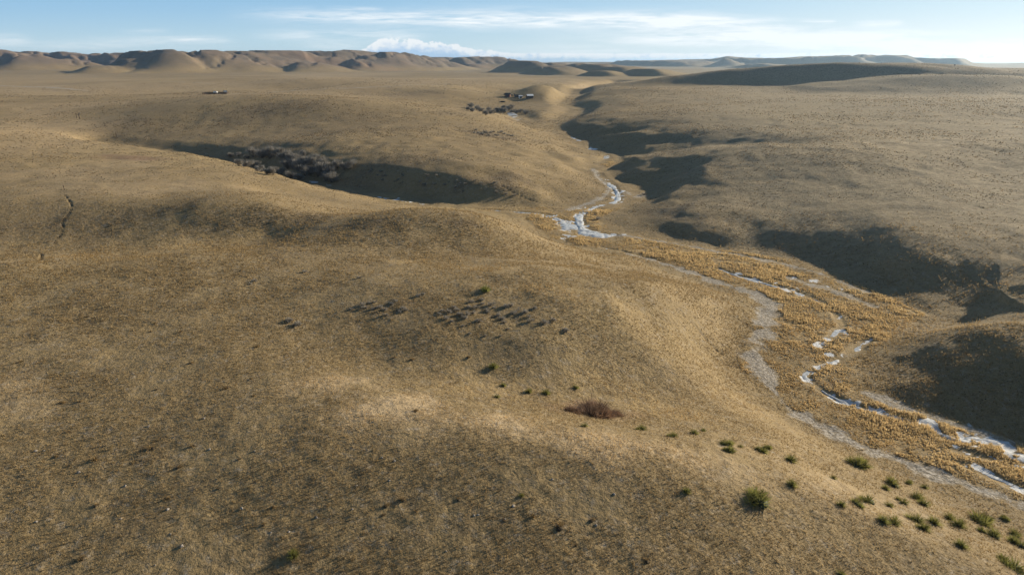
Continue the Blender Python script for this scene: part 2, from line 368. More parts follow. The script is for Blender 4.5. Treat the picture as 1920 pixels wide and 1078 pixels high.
# grid in bearing and log distance, even on the picture
inner = np.radians(np.arange(-41, 41.01, .085)); outl = np.radians(np.arange(-180, -41.2, 2.0)); outr = np.radians(np.arange(42.2, 180.1, 2.0))
midl = np.radians(np.arange(-60, -41.0, .35))[:-1]; outl = outl[outl < midl[0]-.01]; midr = -midl[::-1]; outr = -outl[::-1]
AZ = np.r_[outl, midl, inner, midr, outr]; AZ[0] = -math.pi; AZ[-1] = math.pi
LD = np.r_[np.log(np.geomspace(2, 26, 24))[:-1], np.arange(math.log(26), math.log(7600), .0038), np.log(np.geomspace(7700, 26000, 30))]
AA, LL = np.meshgrid(AZ, LD); DD = np.exp(LL); GX, GY = DD*np.sin(AA), DD*np.cos(AA)
def coarse(fn, sa=3, sl=3):
    ia = np.unique(np.r_[np.arange(0, len(AZ), sa), len(AZ)-1]); il = np.unique(np.r_[np.arange(0, len(LD), sl), len(LD)-1])
    val = fn(GX[np.ix_(il, ia)], GY[np.ix_(il, ia)])
    tmp = np.empty((len(il), len(AZ)))
    for r in range(len(il)): tmp[r] = np.interp(AZ, AZ[ia], val[r])
    out = np.empty((len(LD), len(AZ))); idx = np.searchsorted(LD[il], LD, side='right')-1; idx = np.clip(idx, 0, len(il)-2)
    t = ((LD-LD[il][idx])/(LD[il][idx+1]-LD[il][idx]))[:, None]
    return tmp[idx]*(1-t)+tmp[idx+1]*t
CELL = DD*.0038
HM = coarse(hgt_macro, 2, 2)
M_HILL = coarse(lambda x, y: _hill, 2, 2)
HZ = HM+hgt_micro(GX, GY, DD, CELL)
def sample(grid, x, y):
    x = np.asarray(x, float); y = np.asarray(y, float)
    az, l = azl(x, y); i = np.clip(np.searchsorted(AZ, az)-1, 0, len(AZ)-2); j = np.clip(np.searchsorted(LD, l)-1, 0, len(LD)-2)
    a = (az-AZ[i])/(AZ[i+1]-AZ[i]); b = (l-LD[j])/(LD[j+1]-LD[j])
    return (grid[j, i]*(1-a)+grid[j, i+1]*a)*(1-b)+(grid[j+1, i]*(1-a)+grid[j+1, i+1]*a)*b
def Hgt(x, y): return sample(HZ, x, y)
def hit(px, py, nth=0):
    """first point of the land on the sight line of a photo pixel"""
    d = direction(px, py); hd = math.hypot(d[0], d[1]); ts = np.exp(np.arange(math.log(20), math.log(9000), .0015))/hd
    x, y, z = d[0]*ts, d[1]*ts, HC+d[2]*ts; k = np.nonzero(z < Hgt(x, y))[0]
    if not len(k): return None
    k = k[0]; return np.array([x[k], y[k], float(Hgt(x[k], y[k]))])

# ------------------------------------------------------------------ what grows and lies where, plus some painted sun and shade (world-space masks on the land grid)
def floor_xy(px, py):
    p = hit(px, py); return p[:2] if p is not None else PF(px, py)[:2]
def line_mask(x, y, pts, soft=1.0, nz=.5, L=3.0, seed=3):
    """pts: (px, py, half width in metres)"""
    q = smooth_line([[*floor_xy(a, b), w] for a, b, w in pts], 2)
    lo, hi = q[:, :2].min(0)-15, q[:, :2].max(0)+15
    out = np.zeros(x.shape); m = (x > lo[0]) & (x < hi[0]) & (y > lo[1]) & (y < hi[1])
    xs, ys = x[m], y[m]
    d, v, _ = seg_field(xs, ys, q[:, :2], q[:, 2:])
    w = v[:, 0]; out[m] = sstep((1-d/w+nz*2*fbm(xs, ys, L, seed, 3))/soft+.5*(soft < 1)); return out
def blob_mask(x, y, px, py, rx, ry, nz=.9, seed=3, hard=.8):
    c = floor_xy(px, py); a = floor_xy(px-rx, py); b = floor_xy(px+rx, py); u = floor_xy(px, py-ry); d = floor_xy(px, py+ry)
    RX = np.hypot(*(b-a))/2; RY = np.hypot(*(u-d))/2; az = math.atan2(c[0], c[1])
    out = np.zeros(x.shape); m = (abs(x-c[0]) < 2.2*max(RX, RY)) & (abs(y-c[1]) < 2.2*max(RX, RY))
    xs, ys = x[m]-c[0], y[m]-c[1]
    s = xs*math.cos(az)-ys*math.sin(az); t = xs*math.sin(az)+ys*math.cos(az)
    r = np.sqrt((s/RX)**2+(t/RY)**2)+nz*fbm(x[m], y[m], max(RX, RY)*.5, seed, 4)
    out[m] = sstep((1.15-r)/hard); return out
TRACKS = [([(2100, 1012, 1.2), (1920, 944, 1.25), (1800, 906, 1.2), (1700, 869, 1.2), (1600, 831, 1.3), (1540, 800, 1.3), (1478, 766, 1.0)], .9),
          ([(1446, 724, .7), (1430, 700, 1.6), (1402, 676, 1.6), (1432, 640, 1.7), (1436, 600, 1.5), (1448, 574, 2.2), (1425, 554, 1.6)], .95),
          ([(1425, 554, 1.5), (1362, 535, 1.4), (1290, 509, 1.2), (1240, 492, 1.1), (1180, 477, .8)], .85),
          ([(1625, 548, .8), (1520, 505, 1.1), (1420, 485, 1.0), (1300, 464, .8), (1160, 441, .8)], .6),
          ([(1640, 575, .8), (1560, 545, 1.5), (1480, 522, 1.2)], .6),
          ([(1900, 832, .7), (1790, 795, .8), (1690, 765, 1.0), (1630, 738, .7)], .7),
          ([(1112, 317, 1.0), (1120, 333, 1.2), (1144, 349, 1.2), (1143, 361, 1.2), (1120, 376, 1.3), (1086, 388, 2.2), (1070, 394, 1.5)], .9),
          ([(1175, 362, 3.0), (1200, 368, 3.0)], .75),
          ([(1446, 722, .5), (1458, 742, .55), (1478, 766, .8)], .75),
          ([(428, 177, 2.2), (520, 172, 2.2), (640, 166.5, 2.4), (760, 162, 2.6), (840, 158, 3.0)], .6), ([(-80, 159, 5.5), (60, 163, 6), (110, 166, 5), (165, 170, 2.5)], .8), ([(190, 153, 4), (400, 158, 3)], .35)]
GOLD = [(1110, 452, 40, 10, .8), (1230, 470, 90, 14, 1), (1330, 485, 110, 22, 1), (1430, 510, 70, 18, 1), (1560, 585, 90, 30, 1), (1640, 600, 50, 22, .7), (1530, 640, 70, 22, .8),
        (1540, 690, 30, 30, .7), (1570, 730, 60, 20, .9), (1650, 770, 70, 14, .9), (1760, 810, 80, 20, .8), (1860, 850, 90, 22, .8), (1900, 890, 60, 22, .7), (1480, 740, 25, 25, .3),
        (1040, 425, 50, 16, 1), (1010, 405, 60, 8, .9), (900, 392, 120, 6, .8), (1150, 308, 26, 9, .9), (1030, 238, 60, 8, .7), (1110, 290, 26, 10, .5), (700, 372, 60, 5, .6),
        (760, 490, 60, 5, .8), (900, 505, 70, 8, .6), (1010, 540, 90, 10, .7), (1060, 555, 60, 10, .6), (1250, 770, 110, 14, .6), (1400, 760, 60, 22, .35), (1170, 730, 130, 20, .35),
        (150, 480, 90, 4, .5), (330, 462, 120, 4, .5), (520, 438, 60, 5, .8), (930, 735, 120, 20, .4), (440, 135, 250, 3, .3)]
PALE = [(620, 722, 90, 26, .8), (740, 758, 150, 30, 1), (900, 785, 200, 34, 1), (1080, 812, 200, 28, 1), (1200, 838, 160, 20, .8), (1280, 850, 120, 25, .5), (1400, 890, 110, 26, .5), (1600, 930, 160, 40, .4),  # pale straw; crest bands and far slopes also paint sunlight into the colour
        (40, 740, 60, 60, .45), (1900, 267, 330, 5, .9), (1650, 267, 180, 4, .9), (1730, 620, 120, 14, .4), (60, 250, 160, 40, .5), (300, 345, 200, 16, .5), (150, 325, 190, 26, .4), (100, 200, 160, 14, .5), (300, 163, 350, 12, .65), (700, 152, 320, 8, .65), (60, 150, 220, 16, .5), (1020, 150, 200, 5, .5), (1530, 1010, 120, 20, .2),
        (130, 178, 200, 3, .4), (850, 147, 200, 3, .8), (980, 151, 220, 2.5, .7), (640, 142, 200, 4, .5), (70, 164, 90, 2, 1), (700, 166, 130, 1.2, .6), (520, 170, 120, 1.0, .5), (250, 148, 200, 3, .3)]
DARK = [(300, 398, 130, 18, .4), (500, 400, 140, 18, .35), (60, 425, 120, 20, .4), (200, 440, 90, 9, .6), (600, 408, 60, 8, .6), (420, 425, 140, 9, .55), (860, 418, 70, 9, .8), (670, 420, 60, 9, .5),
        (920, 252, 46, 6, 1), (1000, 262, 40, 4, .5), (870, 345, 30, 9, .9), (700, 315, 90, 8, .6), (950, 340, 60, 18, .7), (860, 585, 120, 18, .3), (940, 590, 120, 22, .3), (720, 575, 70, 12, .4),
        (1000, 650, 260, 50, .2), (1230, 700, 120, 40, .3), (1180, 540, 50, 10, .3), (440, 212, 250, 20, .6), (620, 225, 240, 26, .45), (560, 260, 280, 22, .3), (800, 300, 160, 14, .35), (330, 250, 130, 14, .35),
        (1260, 395, 70, 16, .7), (1330, 410, 70, 14, .5), (1480, 440, 50, 12, .4), (1430, 380, 60, 12, .5), (700, 178, 130, 5, .35), (1300, 255, 60, 4, .6), (1220, 290, 60, 8, .5),  # dark cover; the eastern hill patches also put shadow into the colour
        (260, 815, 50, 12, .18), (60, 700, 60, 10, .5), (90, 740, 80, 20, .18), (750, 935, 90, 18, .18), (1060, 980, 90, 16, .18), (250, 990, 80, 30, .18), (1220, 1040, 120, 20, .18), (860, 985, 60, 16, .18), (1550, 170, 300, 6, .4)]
RED = [(250, 296, 75, 6, .9), (1108, 770, 42, 13, 1), (1150, 777, 60, 14, .5), (1060, 768, 40, 12, .4), (900, 125, 90, 6, .6), (700, 125, 200, 8, .5), (200, 115, 300, 12, .4)]
def mk_gold(x, y):
    m = np.zeros(x.shape)
    for a, b, c, d, s_ in GOLD: m = np.maximum(m, s_*blob_mask(x, y, a, b, c, d, .7, 5))
    fl = inside(x, y, FP)*(np.hypot(x, y) < 190); return np.maximum(m, fl*np.clip(.55+1.1*fbm(x, y, 9, 77, 3), 0, .95))
def mk_pale(x, y):
    m = np.zeros(x.shape)
    for a, b, c, d, s_ in PALE: m = np.maximum(m, s_*blob_mask(x, y, a, b, c, d, .9, 6, 1.0))
    return m
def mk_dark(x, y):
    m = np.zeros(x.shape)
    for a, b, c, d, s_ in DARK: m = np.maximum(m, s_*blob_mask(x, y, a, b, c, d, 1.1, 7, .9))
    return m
def mk_red(x, y):
    m = np.zeros(x.shape)
    for a, b, c, d, s_ in RED: m = np.maximum(m, s_*blob_mask(x, y, a, b, c, d, .7, 8))
    return m
def mk_flood(x, y):
    ins = inside(x, y, FP); d, v, s_ = seg_field(x, y, np.vstack([FP, FP[:1]])[:, :2], np.zeros((len(FP)+1, 1)))
    sd = np.where(ins, d, -d); return sstep((sd+1.5)/3.0)
M_GOLD, M_PALE, M_DARK, M_RED, M_FLOOD = (coarse(f, 2, 2) for f in (mk_gold, mk_pale, mk_dark, mk_red, mk_flood))
M_TRACK = np.zeros(GX.shape)
for pts, s_ in TRACKS: M_TRACK = np.maximum(M_TRACK, s_*line_mask(GX, GY, [(a, b, w*1.2) for a, b, w in pts], 1.0, .6, 2.2))
TRAILS = [[(122, 366, .09), (128, 374, .16), (134, 383, .15), (133, 398, .13), (116, 415, .13), (119, 434, .11), (108, 448, .10), (98, 462, .05)], [(78, 476, .3), (75, 488, .25)],
          [(1280, 590, .18), (1320, 630, .18), (1352, 664, .22)], [(250, 255, .4), (330, 236, .4), (400, 226, .4)], [(940, 348, .25), (1010, 380, .25)], [(-40, 166, 1.6), (70, 167.5, 1.6), (170, 173, 1.2)], [(280, 258, .35), (340, 243, .35), (390, 236, .3)]]
M_TRAIL = np.zeros(GX.shape)
for pts in TRAILS: M_TRAIL = np.maximum(M_TRAIL, line_mask(GX, GY, [(a, b, w*(.6 if b > 360 and a < 200 else 1)) for a, b, w in pts], .9, .6, 2.0))
# the ice: (px, py, half width) runs; the land is let down a little under each so that the ice lies in a bed
ICE = [[(2100, 990, 1.0), (1920, 917, .85), (1870, 894, .8), (1825, 877, .75), (1795, 867, .45)],
       [(2000, 862, 1.6), (1900, 838, 1.2), (1850, 822, 1.2), (1800, 822, 1.0), (1765, 812, .8), (1745, 797, .5)],
       [(1960, 890, 1.0), (1890, 862, .8), (1830, 850, .8), (1790, 843, .6)],
       [(1745, 797, .5), (1700, 786, .7), (1640, 768, .7), (1590, 756, .6), (1558, 740, .55), (1528, 722, .5), (1508, 706, .7), (1516, 694, .7), (1544, 682, .7), (1580, 672, .6), (1606, 656, .8), (1628, 636, .6)],
       [(1345, 503, .5), (1400, 521, .9), (1440, 532, 1.0), (1480, 543, 1.0), (1530, 560, .7), (1560, 580, .5), (1580, 610, .6)],
       [(1580, 610, .5), (1560, 630, .8), (1540, 650, .8)],
       [(1050, 452, 1.6), (1062, 446, 1.2)], [(1150, 441, 1.6), (1125, 440, 3.2), (1100, 435, 3.0), (1090, 426, 2.0), (1085, 412, 1.5), (1084, 404, 1.4), (1100, 393, 1.4), (1125, 384, 1.1), (1150, 380, 1.3), (1160, 372, 1.0), (1158, 360, 1.1), (1150, 350, 1.1), (1142, 344, 2.0), (1132, 336, 1.6), (1120, 326, 1.2), (1140, 318, 1.0)],
       [(1020, 402, 1.4), (1045, 408, 1.6), (1062, 418, 2.0), (1070, 430, 2.0)], [(1140, 299, 2.2), (1136, 291, 1.6)], [(1112, 280, 2.0), (1110, 274, 1.8)], [(1088, 264, 1.4), (1070, 256, 1.4)],
       [(970, 228, 1.8), (966, 222, 4.5), (962, 216, 4.5), (955, 213, 2.5)], [(1240, 489, .5), (1180, 474, .5), (1110, 460, .5)],
       [(540, 330, 1.4), (600, 343, 1.7), (640, 352, 1.8), (690, 362, 1.1)], [(725, 372, 1.5), (760, 377, 2.0), (800, 383, 1.4)], [(880, 391, .6), (960, 396, .7), (1020, 401, .8)]]
ICEW = [smooth_line([[*PF(a, b)[:2], w*.85] for a, b, w in run], 2) for run in ICE]
def mk_bed(x, y):
    m = np.zeros(x.shape)
    for q in ICEW:
        lo, hi = q[:, :2].min(0)-9, q[:, :2].max(0)+9; k = (x > lo[0]) & (x < hi[0]) & (y > lo[1]) & (y < hi[1])
        d, v, _ = seg_field(x[k], y[k], q[:, :2], q[:, 2:]); w = v[:, 0]
        m[k] = np.maximum(m[k], 1-sstep((d-w*.7)/(w*.9+.3)))
    return m
M_BED = mk_bed(GX, GY)
# thin snow caught between the stems along the creek
FROST = [([(1960, 880, 4.5), (1880, 845, 4), (1800, 815, 3), (1740, 795, 1.8), (1640, 768, 1.4), (1560, 742, 1.2), (1515, 712, 1.2)], 1), ([(1508, 706, .8), (1544, 682, .8), (1580, 672, .7), (1606, 656, .9), (1634, 634, .8)], 1),
         ([(1345, 503, .7), (1400, 521, 1.4), (1440, 532, 1.6), (1480, 543, 1.5), (1530, 560, 1.0)], 1), ([(1575, 595, 1.0), (1580, 620, 1.2), (1550, 640, 1.6), (1545, 665, 1.2)], .9),
         ([(1160, 441, 2), (1110, 437, 3.5), (1088, 424, 2.2), (1086, 404, 2.2), (1110, 390, 2.5), (1150, 380, 2.2), (1162, 366, 2.0), (1150, 350, 1.8), (1130, 336, 1.8)], 1), ([(1010, 400, 2), (1050, 410, 3), (1072, 432, 3), (1055, 450, 2)], 1),
         ([(720, 371, 2), (800, 384, 2.2)], .8), ([(1920, 917, 1.5), (1820, 876, 1.2)], 1), ([(1650, 560, 2), (1560, 540, 2), (1490, 522, 1.5)], .6), ([(970, 226, 4), (960, 214, 4)], .9)]
M_FROST = np.zeros(GX.shape)
for pts, s_ in FROST: M_FROST = np.maximum(M_FROST, s_*line_mask(GX, GY, pts, 1.0, .8, 2.0, 14))
M_FROST = M_FROST*sstep((fbm(GX, GY, 1.3, 71, 3)+.02)/.16)
HZ = HZ-.16*M_BED-.22*M_TRAIL+ M_GOLD*M_FLOOD*.10*fbm(GX, GY, 1.4, 21, 2)*np.clip((1.4/CELL-2)/2, 0, 1)


# ------------------------------------------------------------------ ground material
def new_mat(name):
    m = bpy.data.materials.new(name); m.use_nodes = True; nt = m.node_tree; nt.nodes.clear()
    g = G(nt); b = g.n('ShaderNodeBsdfPrincipled'); o = g.n('ShaderNodeOutputMaterial'); g.lk(b.outputs[0], o.inputs[0])
    b.inputs['Roughness'].default_value = .9; b.inputs['Specular IOR Level'].default_value = .15
    return m, g, b
def ground_material():
    m, g, b = new_mat('prairie')
    tc = g.n('ShaderNodeTexCoord'); pos = tc.outputs['Object']
    a1 = g.n('ShaderNodeAttribute', attribute_name='cover'); a2 = g.n('ShaderNodeAttribute', attribute_name='cover_more')
    s1 = g.n('ShaderNodeSeparateColor'); g.lk(a1.outputs[0], s1.inputs[0]); s2 = g.n('ShaderNodeSeparateColor'); g.lk(a2.outputs[0], s2.inputs[0])
    gold, pale, dark = s1.outputs; track, red, trail = s2.outputs; flood = a1.outputs['Alpha']
    big = g.noise(pos, .010, 4); mid = g.noise(pos, .07, 5, .62); sm = g.noise(pos, .7, 6, .68); fine = g.noise(pos, 4.5, 4, .75)
    c = g.mix(g.ramp(mid, .30, .70), (.235, .175, .088), (.285, .212, .107))
    c = g.mix(g.m('MULTIPLY', g.ramp(big, .45, .66), .55), c, (.345, .262, .130))
    c = g.mix(g.m('MULTIPLY', g.ramp(sm, .50, .66), .45), c, (.140, .104, .060))
    c = g.mix(g.m('MULTIPLY', g.ramp(g.noise(pos, .22, 6, .72), .50, .66), .28), c, (.125, .095, .055))
    c = g.mix(g.m('MULTIPLY', flood, .5), c, (.27, .20, .10))
    c = g.mix(g.m('MULTIPLY', a2.outputs['Alpha'], .8), c, g.mix(g.ramp(g.noise(pos, .02, 5, .65), .4, .6), (.165, .122, .095), (.075, .066, .062)))
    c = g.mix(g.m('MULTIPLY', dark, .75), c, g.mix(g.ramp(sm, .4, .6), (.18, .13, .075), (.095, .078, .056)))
    c = g.mix(g.m('MULTIPLY', pale, .8), c, g.mix(g.ramp(sm, .38, .62), (.52, .40, .245), (.33, .25, .15)))
    c = g.mix(g.m('MULTIPLY', red, .7), c, (.20, .115, .075))
    c = g.mix(g.m('MULTIPLY', gold, .85), c, g.mix(g.ramp(sm, .36, .62), (.45, .33, .16), (.27, .195, .095)))
    c = g.mix(g.m('MULTIPLY', g.ramp(fine, .50, .66), .32), c, (.46, .34, .19))
    c = g.mix(g.m('MULTIPLY', g.ramp(fine, .48, .30), .42), c, (.075, .056, .036))
    a3 = g.n('ShaderNodeAttribute', attribute_name='snow_haze'); s4 = g.n('ShaderNodeSeparateColor'); g.lk(a3.outputs[0], s4.inputs[0]); c = g.mix(g.m('MULTIPLY', s4.outputs[1], .55), c, g.mix(g.ramp(sm, .38, .62), (.40, .345, .235), (.22, .185, .125)))  # green channel: grey haze painted over the eastern slope
    tk = g.m('MULTIPLY', g.ramp(g.m('ADD', track, g.m('MULTIPLY', g.m('SUBTRACT', g.noise(pos, 1.1, 7, .75), .5), 2.4)), -.05, .8), .95)
    c = g.mix(tk, c, g.mix(g.ramp(g.noise(pos, 2.6, 5, .75), .42, .62), (.23, .20, .155), (.52, .48, .42)))
    c = g.mix(g.m('MULTIPLY', trail, .38), c, (.07, .055, .04))
    s3 = g.n('ShaderNodeSeparateColor'); g.lk(a3.outputs[0], s3.inputs[0]); c = g.mix(g.ramp(g.m('ADD', s3.outputs[0], g.m('MULTIPLY', g.m('SUBTRACT', fine, .5), .8)), .3, .6), c, (.64, .66, .68))
    hs = g.n('ShaderNodeHueSaturation'); hs.inputs['Saturation'].default_value = 1.0; hs.inputs['Hue'].default_value = .499; g.lk(c, hs.inputs['Color']); g.lk(hs.outputs[0], b.inputs['Base Color'])
    hsum = g.m('ADD', g.m('MULTIPLY', fine, .10), g.m('MULTIPLY', g.noise(pos, 1.6, 4, .6), .22))
    bp = g.n('ShaderNodeBump'); bp.inputs['Strength'].default_value = 1; bp.inputs['Distance'].default_value = 1.0
    g.lk(hsum, bp.inputs['Height']); g.lk(bp.outputs[0], b.inputs['Normal'])
    return m
MAT_GROUND = ground_material()
ni, nj = len(AZ), len(LD)
idx = np.arange(ni*nj).reshape(nj, ni)
faces = np.stack([idx[:-1, :-1], idx[1:, :-1], idx[1:, 1:], idx[:-1, 1:]], -1).reshape(-1, 4)[:, ::-1]
V = np.stack([GX, GY, HZ], -1).reshape(-1, 3)
M_EAST_HAZE = sstep((AA-R(7)+.06*fbm(GX, GY, 60, 81, 3))/R(14))*sstep((DD-105)/90)*(1-M_FLOOD)  # hazy sun glare put into the colour of the eastern slope
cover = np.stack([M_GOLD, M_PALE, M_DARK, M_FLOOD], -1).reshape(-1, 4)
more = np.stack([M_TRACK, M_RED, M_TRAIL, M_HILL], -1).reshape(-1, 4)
tag(mesh_np('ground', V, faces, MAT_GROUND, smooth=True, cols={'cover': cover, 'cover_more': more, 'snow_haze': np.stack([M_FROST, M_EAST_HAZE, 0*M_EAST_HAZE, 0*M_EAST_HAZE+1], -1).reshape(-1, 4)}), kind='structure')
print('terrain', V.shape)

# ------------------------------------------------------------------ haze
def haze_box():
    bm = bmesh.new(); bmesh.ops.create_cube(bm, size=1); me = bpy.data.meshes.new('haze')
    zlo, zhi = float(HZ.min())-1, max(float(HZ.max()), HC)+12
    for v in bm.verts: v.co = (v.co.x*56000, v.co.y*56000, zhi if v.co.z > 0 else zlo)
    bm.to_mesh(me); o = bpy.data.objects.new('haze', me); COL.objects.link(o); o['kind'] = 'stuff'
    m = bpy.data.materials.new('haze'); m.use_nodes = True; nt = m.node_tree; nt.nodes.clear(); g = G(nt)
    pv = g.n('ShaderNodeVolumePrincipled'); pv.inputs['Color'].default_value = (.50, .72, 1, 1); pv.inputs['Density'].default_value = HAZE
    pv.inputs['Anisotropy'].default_value = .55
    out = g.n('ShaderNodeOutputMaterial'); g.lk(pv.outputs[0], out.inputs['Volume']); me.materials.append(m); m.cycles.homogeneous_volume = True
HAZE = 6.5e-5
haze_box()

# ------------------------------------------------------------------ ice
def ice_material():
    m, g, b = new_mat('ice'); tc = g.n('ShaderNodeTexCoord'); n = g.noise(tc.outputs['Object'], 1.3, 5, .65)
    g.lk(g.mix(g.ramp(n, .35, .65), (.34, .36, .38), (.66, .68, .69)), b.inputs['Base Color'])
    g.lk(g.ramp(n, .3, .7, .22, .6), b.inputs['Roughness']); b.inputs['Specular IOR Level'].default_value = .5
    return m
def build_ice():
    vs, fs, off = [], [], 0
    for q in ICEW:
        dl = np.r_[0, np.cumsum(np.hypot(*np.diff(q[:, :2], axis=0).T))]; n = max(8, int(dl[-1]/.22)); n = min(n, 900)
        t = np.linspace(0, dl[-1], n); p = np.stack([np.interp(t, dl, q[:, k]) for k in range(3)], -1)
        tg = np.gradient(p[:, :2], axis=0); tg /= np.linalg.norm(tg, axis=1)[:, None]; nr = np.stack([-tg[:, 1], tg[:, 0]], -1)
        k = 15; s = np.linspace(-1, 1, k); w = p[:, 2]*(.9+.9*fbm(p[:, 0], p[:, 1], 3, 4, 2)); ef = np.minimum(1, np.minimum(t, dl[-1]-t)/1.5+.05)
        x = p[:, None, 0]+nr[:, None, 0]*s*w[:, None]*1.25; y = p[:, None, 1]+nr[:, None, 1]*s*w[:, None]*1.25
        z = sample(HM, x, y)-.128+.30*np.minimum(fbm(x, y, 1.1, 8, 3), .03)-.26*np.abs(s)**3-.25*(1-ef[:, None])
        vs.append(np.stack([x, y, z], -1).reshape(-1, 3)); ii = np.arange(n*k).reshape(n, k)+off
        fs.append(np.stack([ii[:-1, :-1], ii[:-1, 1:], ii[1:, 1:], ii[1:, :-1]], -1).reshape(-1, 4)); off += n*k
    tag(mesh_np('frozen_creek', np.vstack(vs), np.vstack(fs), ice_material(), smooth=True), kind='structure')
build_ice()

# ------------------------------------------------------------------ grass
RNG = np.random.default_rng(7)
def grass_material(name, rough=.8):
    m, g, b = new_mat(name); a = g.n('ShaderNodeAttribute', attribute_name='tint'); g.lk(a.outputs[0], b.inputs['Base Color'])
    b.inputs['Roughness'].default_value = rough
    tr = g.n('ShaderNodeBsdfTranslucent'); g.lk(a.outputs[0], tr.inputs[0]); mx = g.n('ShaderNodeMixShader'); mx.inputs[0].default_value = .45
    out = [n for n in m.node_tree.nodes if n.type == 'OUTPUT_MATERIAL'][0]
    g.lk(b.outputs[0], mx.inputs[1]); g.lk(tr.outputs[0], mx.inputs[2]); g.lk(mx.outputs[0], out.inputs[0]); return m
def blades(x, y, height, spread, nb, width, colours, name, mat, jitter=.22, up=1.0):
    """nb leaning triangular blades round every root"""
    n = len(x); z = Hgt(x, y)-.02
    a = RNG.uniform(0, 2*math.pi, (n, nb)); r = RNG.uniform(.15, 1, (n, nb))
    h = height[:, None]*RNG.uniform(.55, 1.1, (n, nb)); sp_ = spread[:, None]*r
    bx = x[:, None]+np.cos(a)*sp_*.5; by = y[:, None]+np.sin(a)*sp_*.5
    tx = x[:, None]+np.cos(a)*sp_*1.5; ty = y[:, None]+np.sin(a)*sp_*1.5; tz = z[:, None]+h*up
    w = width[:, None]*RNG.uniform(.7, 1.3, (n, nb)); b = a+RNG.uniform(.8, 2.3, (n, nb))
    wx, wy = np.cos(b)*w, np.sin(b)*w; bz = z[:, None]+0*a
    v = np.stack([np.stack([bx-wx, by-wy, bz], -1), np.stack([bx+wx, by+wy, bz], -1), np.stack([tx, ty, tz], -1)], 2).reshape(-1, 3)
    f = np.arange(len(v)).reshape(-1, 3)
    c = colours[:, None, :]*RNG.uniform(1-jitter, 1+jitter, (n, nb, 1)); c = np.repeat(c.reshape(-1, 3), 3, 0); c = np.c_[c, np.ones(len(c))]
    return tag(mesh_np(name, v, f, mat, cols={'tint': c}), kind='stuff')
def scatter(n, az0, az1, d0, d1, p=1.0):
    """points between two bearings and distances; p=1 even per area, p=0 even on log distance"""
    az = RNG.uniform(R(az0), R(az1), n); u = RNG.uniform(0, 1, n)
    D = np.sqrt(d0*d0+u*(d1*d1-d0*d0)) if p == 1 else (d0**(1-p)+u*(d1**(1-p)-d0**(1-p)))**(1/(1-p)) if p else d0*(d1/d0)**u
    return D*np.sin(az), D*np.cos(az), D
GM = grass_material('dry_grass')
STRAW = np.array([[.36, .265, .135], [.28, .205, .10], [.41, .305, .165], [.23, .17, .09], [.31, .22, .11]])
def prairie():
    x, y, D = scatter(270000, -44, 44, 27, 190, .5)
    dens = .45+1.5*fbm(x, y, 5, 41, 3)+.3*fbm(x, y, 1.2, 42, 2); tr = sample(M_TRACK, x, y)+sample(M_BED, x, y)+sample(M_FROST, x, y)
    k = (RNG.uniform(0, 1, len(x)) < (dens+.25)*(1-sstep((D-85)/100))) & (tr < .25); x, y, D = x[k], y[k], D[k]
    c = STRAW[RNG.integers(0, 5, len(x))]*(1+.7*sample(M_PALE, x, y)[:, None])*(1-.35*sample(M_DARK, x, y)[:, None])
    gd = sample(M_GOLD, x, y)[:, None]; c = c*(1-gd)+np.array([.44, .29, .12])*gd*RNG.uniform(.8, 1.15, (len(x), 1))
    h = RNG.uniform(.07, .20, len(x))*np.where(RNG.uniform(0, 1, len(x)) < .06, 1.7, 1)*np.clip(D/70, 1, 2)
    blades(x, y, h, h*.7, 4, .018*np.clip(D/45, 1, 3)*np.ones(len(x)), c, 'prairie_grass', GM)
prairie()
def tall_grass():
    x, y, D = scatter(330000, -3, 44, 50, 290, .4)
    gd = sample(M_GOLD, x, y)*np.maximum(sample(M_FLOOD, x, y), .25); cl_ = fbm(x, y, 4, 51, 3)+.5*fbm(x, y, 1.1, 52, 2)
    k = (gd > .18) & (cl_ > -.28) & (sample(M_BED, x, y) < .55+.5*(cl_ > .05)) & (sample(M_TRACK, x, y) < .12) & (sample(M_FROST, x, y) < .3); x, y, D, gd, cl_ = x[k], y[k], D[k], gd[k], cl_[k]
    c = np.array([.66, .505, .27])*RNG.uniform(.75, 1.15, (len(x), 1))*np.where(RNG.uniform(0, 1, len(x)) < .2, .7, 1)[:, None]
    h = (.22+.38*np.clip(cl_+.28, 0, .7))*RNG.uniform(.7, 1.15, len(x))*np.clip(gd*1.2, .4, 1)
    blades(x, y, h, h*.45, 6, .035*np.clip(D/80, 1, 2.5), c, 'tall_grass', GM)
    print('tall grass', len(x))
tall_grass()
def scrub():
    x, y, D = scatter(210000, -44, 44, 90, 900, 0)
    n1 = fbm(x, y, 30, 61, 3)+.8*fbm(x, y, 6, 62, 2); k = (RNG.uniform(0, 1, len(x)) < .30+.9*n1+.5*sample(M_DARK, x, y)) & (sample(M_TRACK, x, y) < .2) & (sample(M_BED, x, y) < .2) & (sample(M_FLOOD, x, y) < .5)
    x, y, D = x[k], y[k], D[k]; pal = np.array([[.20, .15, .085], [.25, .185, .10], [.30, .22, .12], [.17, .14, .10]])
    c = pal[RNG.integers(0, 4, len(x))]*(1.45-.75*sample(M_DARK, x, y)[:, None])*np.where(RNG.uniform(0, 1, (len(x), 1)) < .35, .45, 1); h = RNG.uniform(.08, .18, len(x))*np.clip(D/200, .8, 1.7)
    blades(x, y, h, h*1.0, 5, .07*np.clip(D/120, 1, 6), c, 'low_scrub', GM)
    print('scrub', len(x))
scrub()

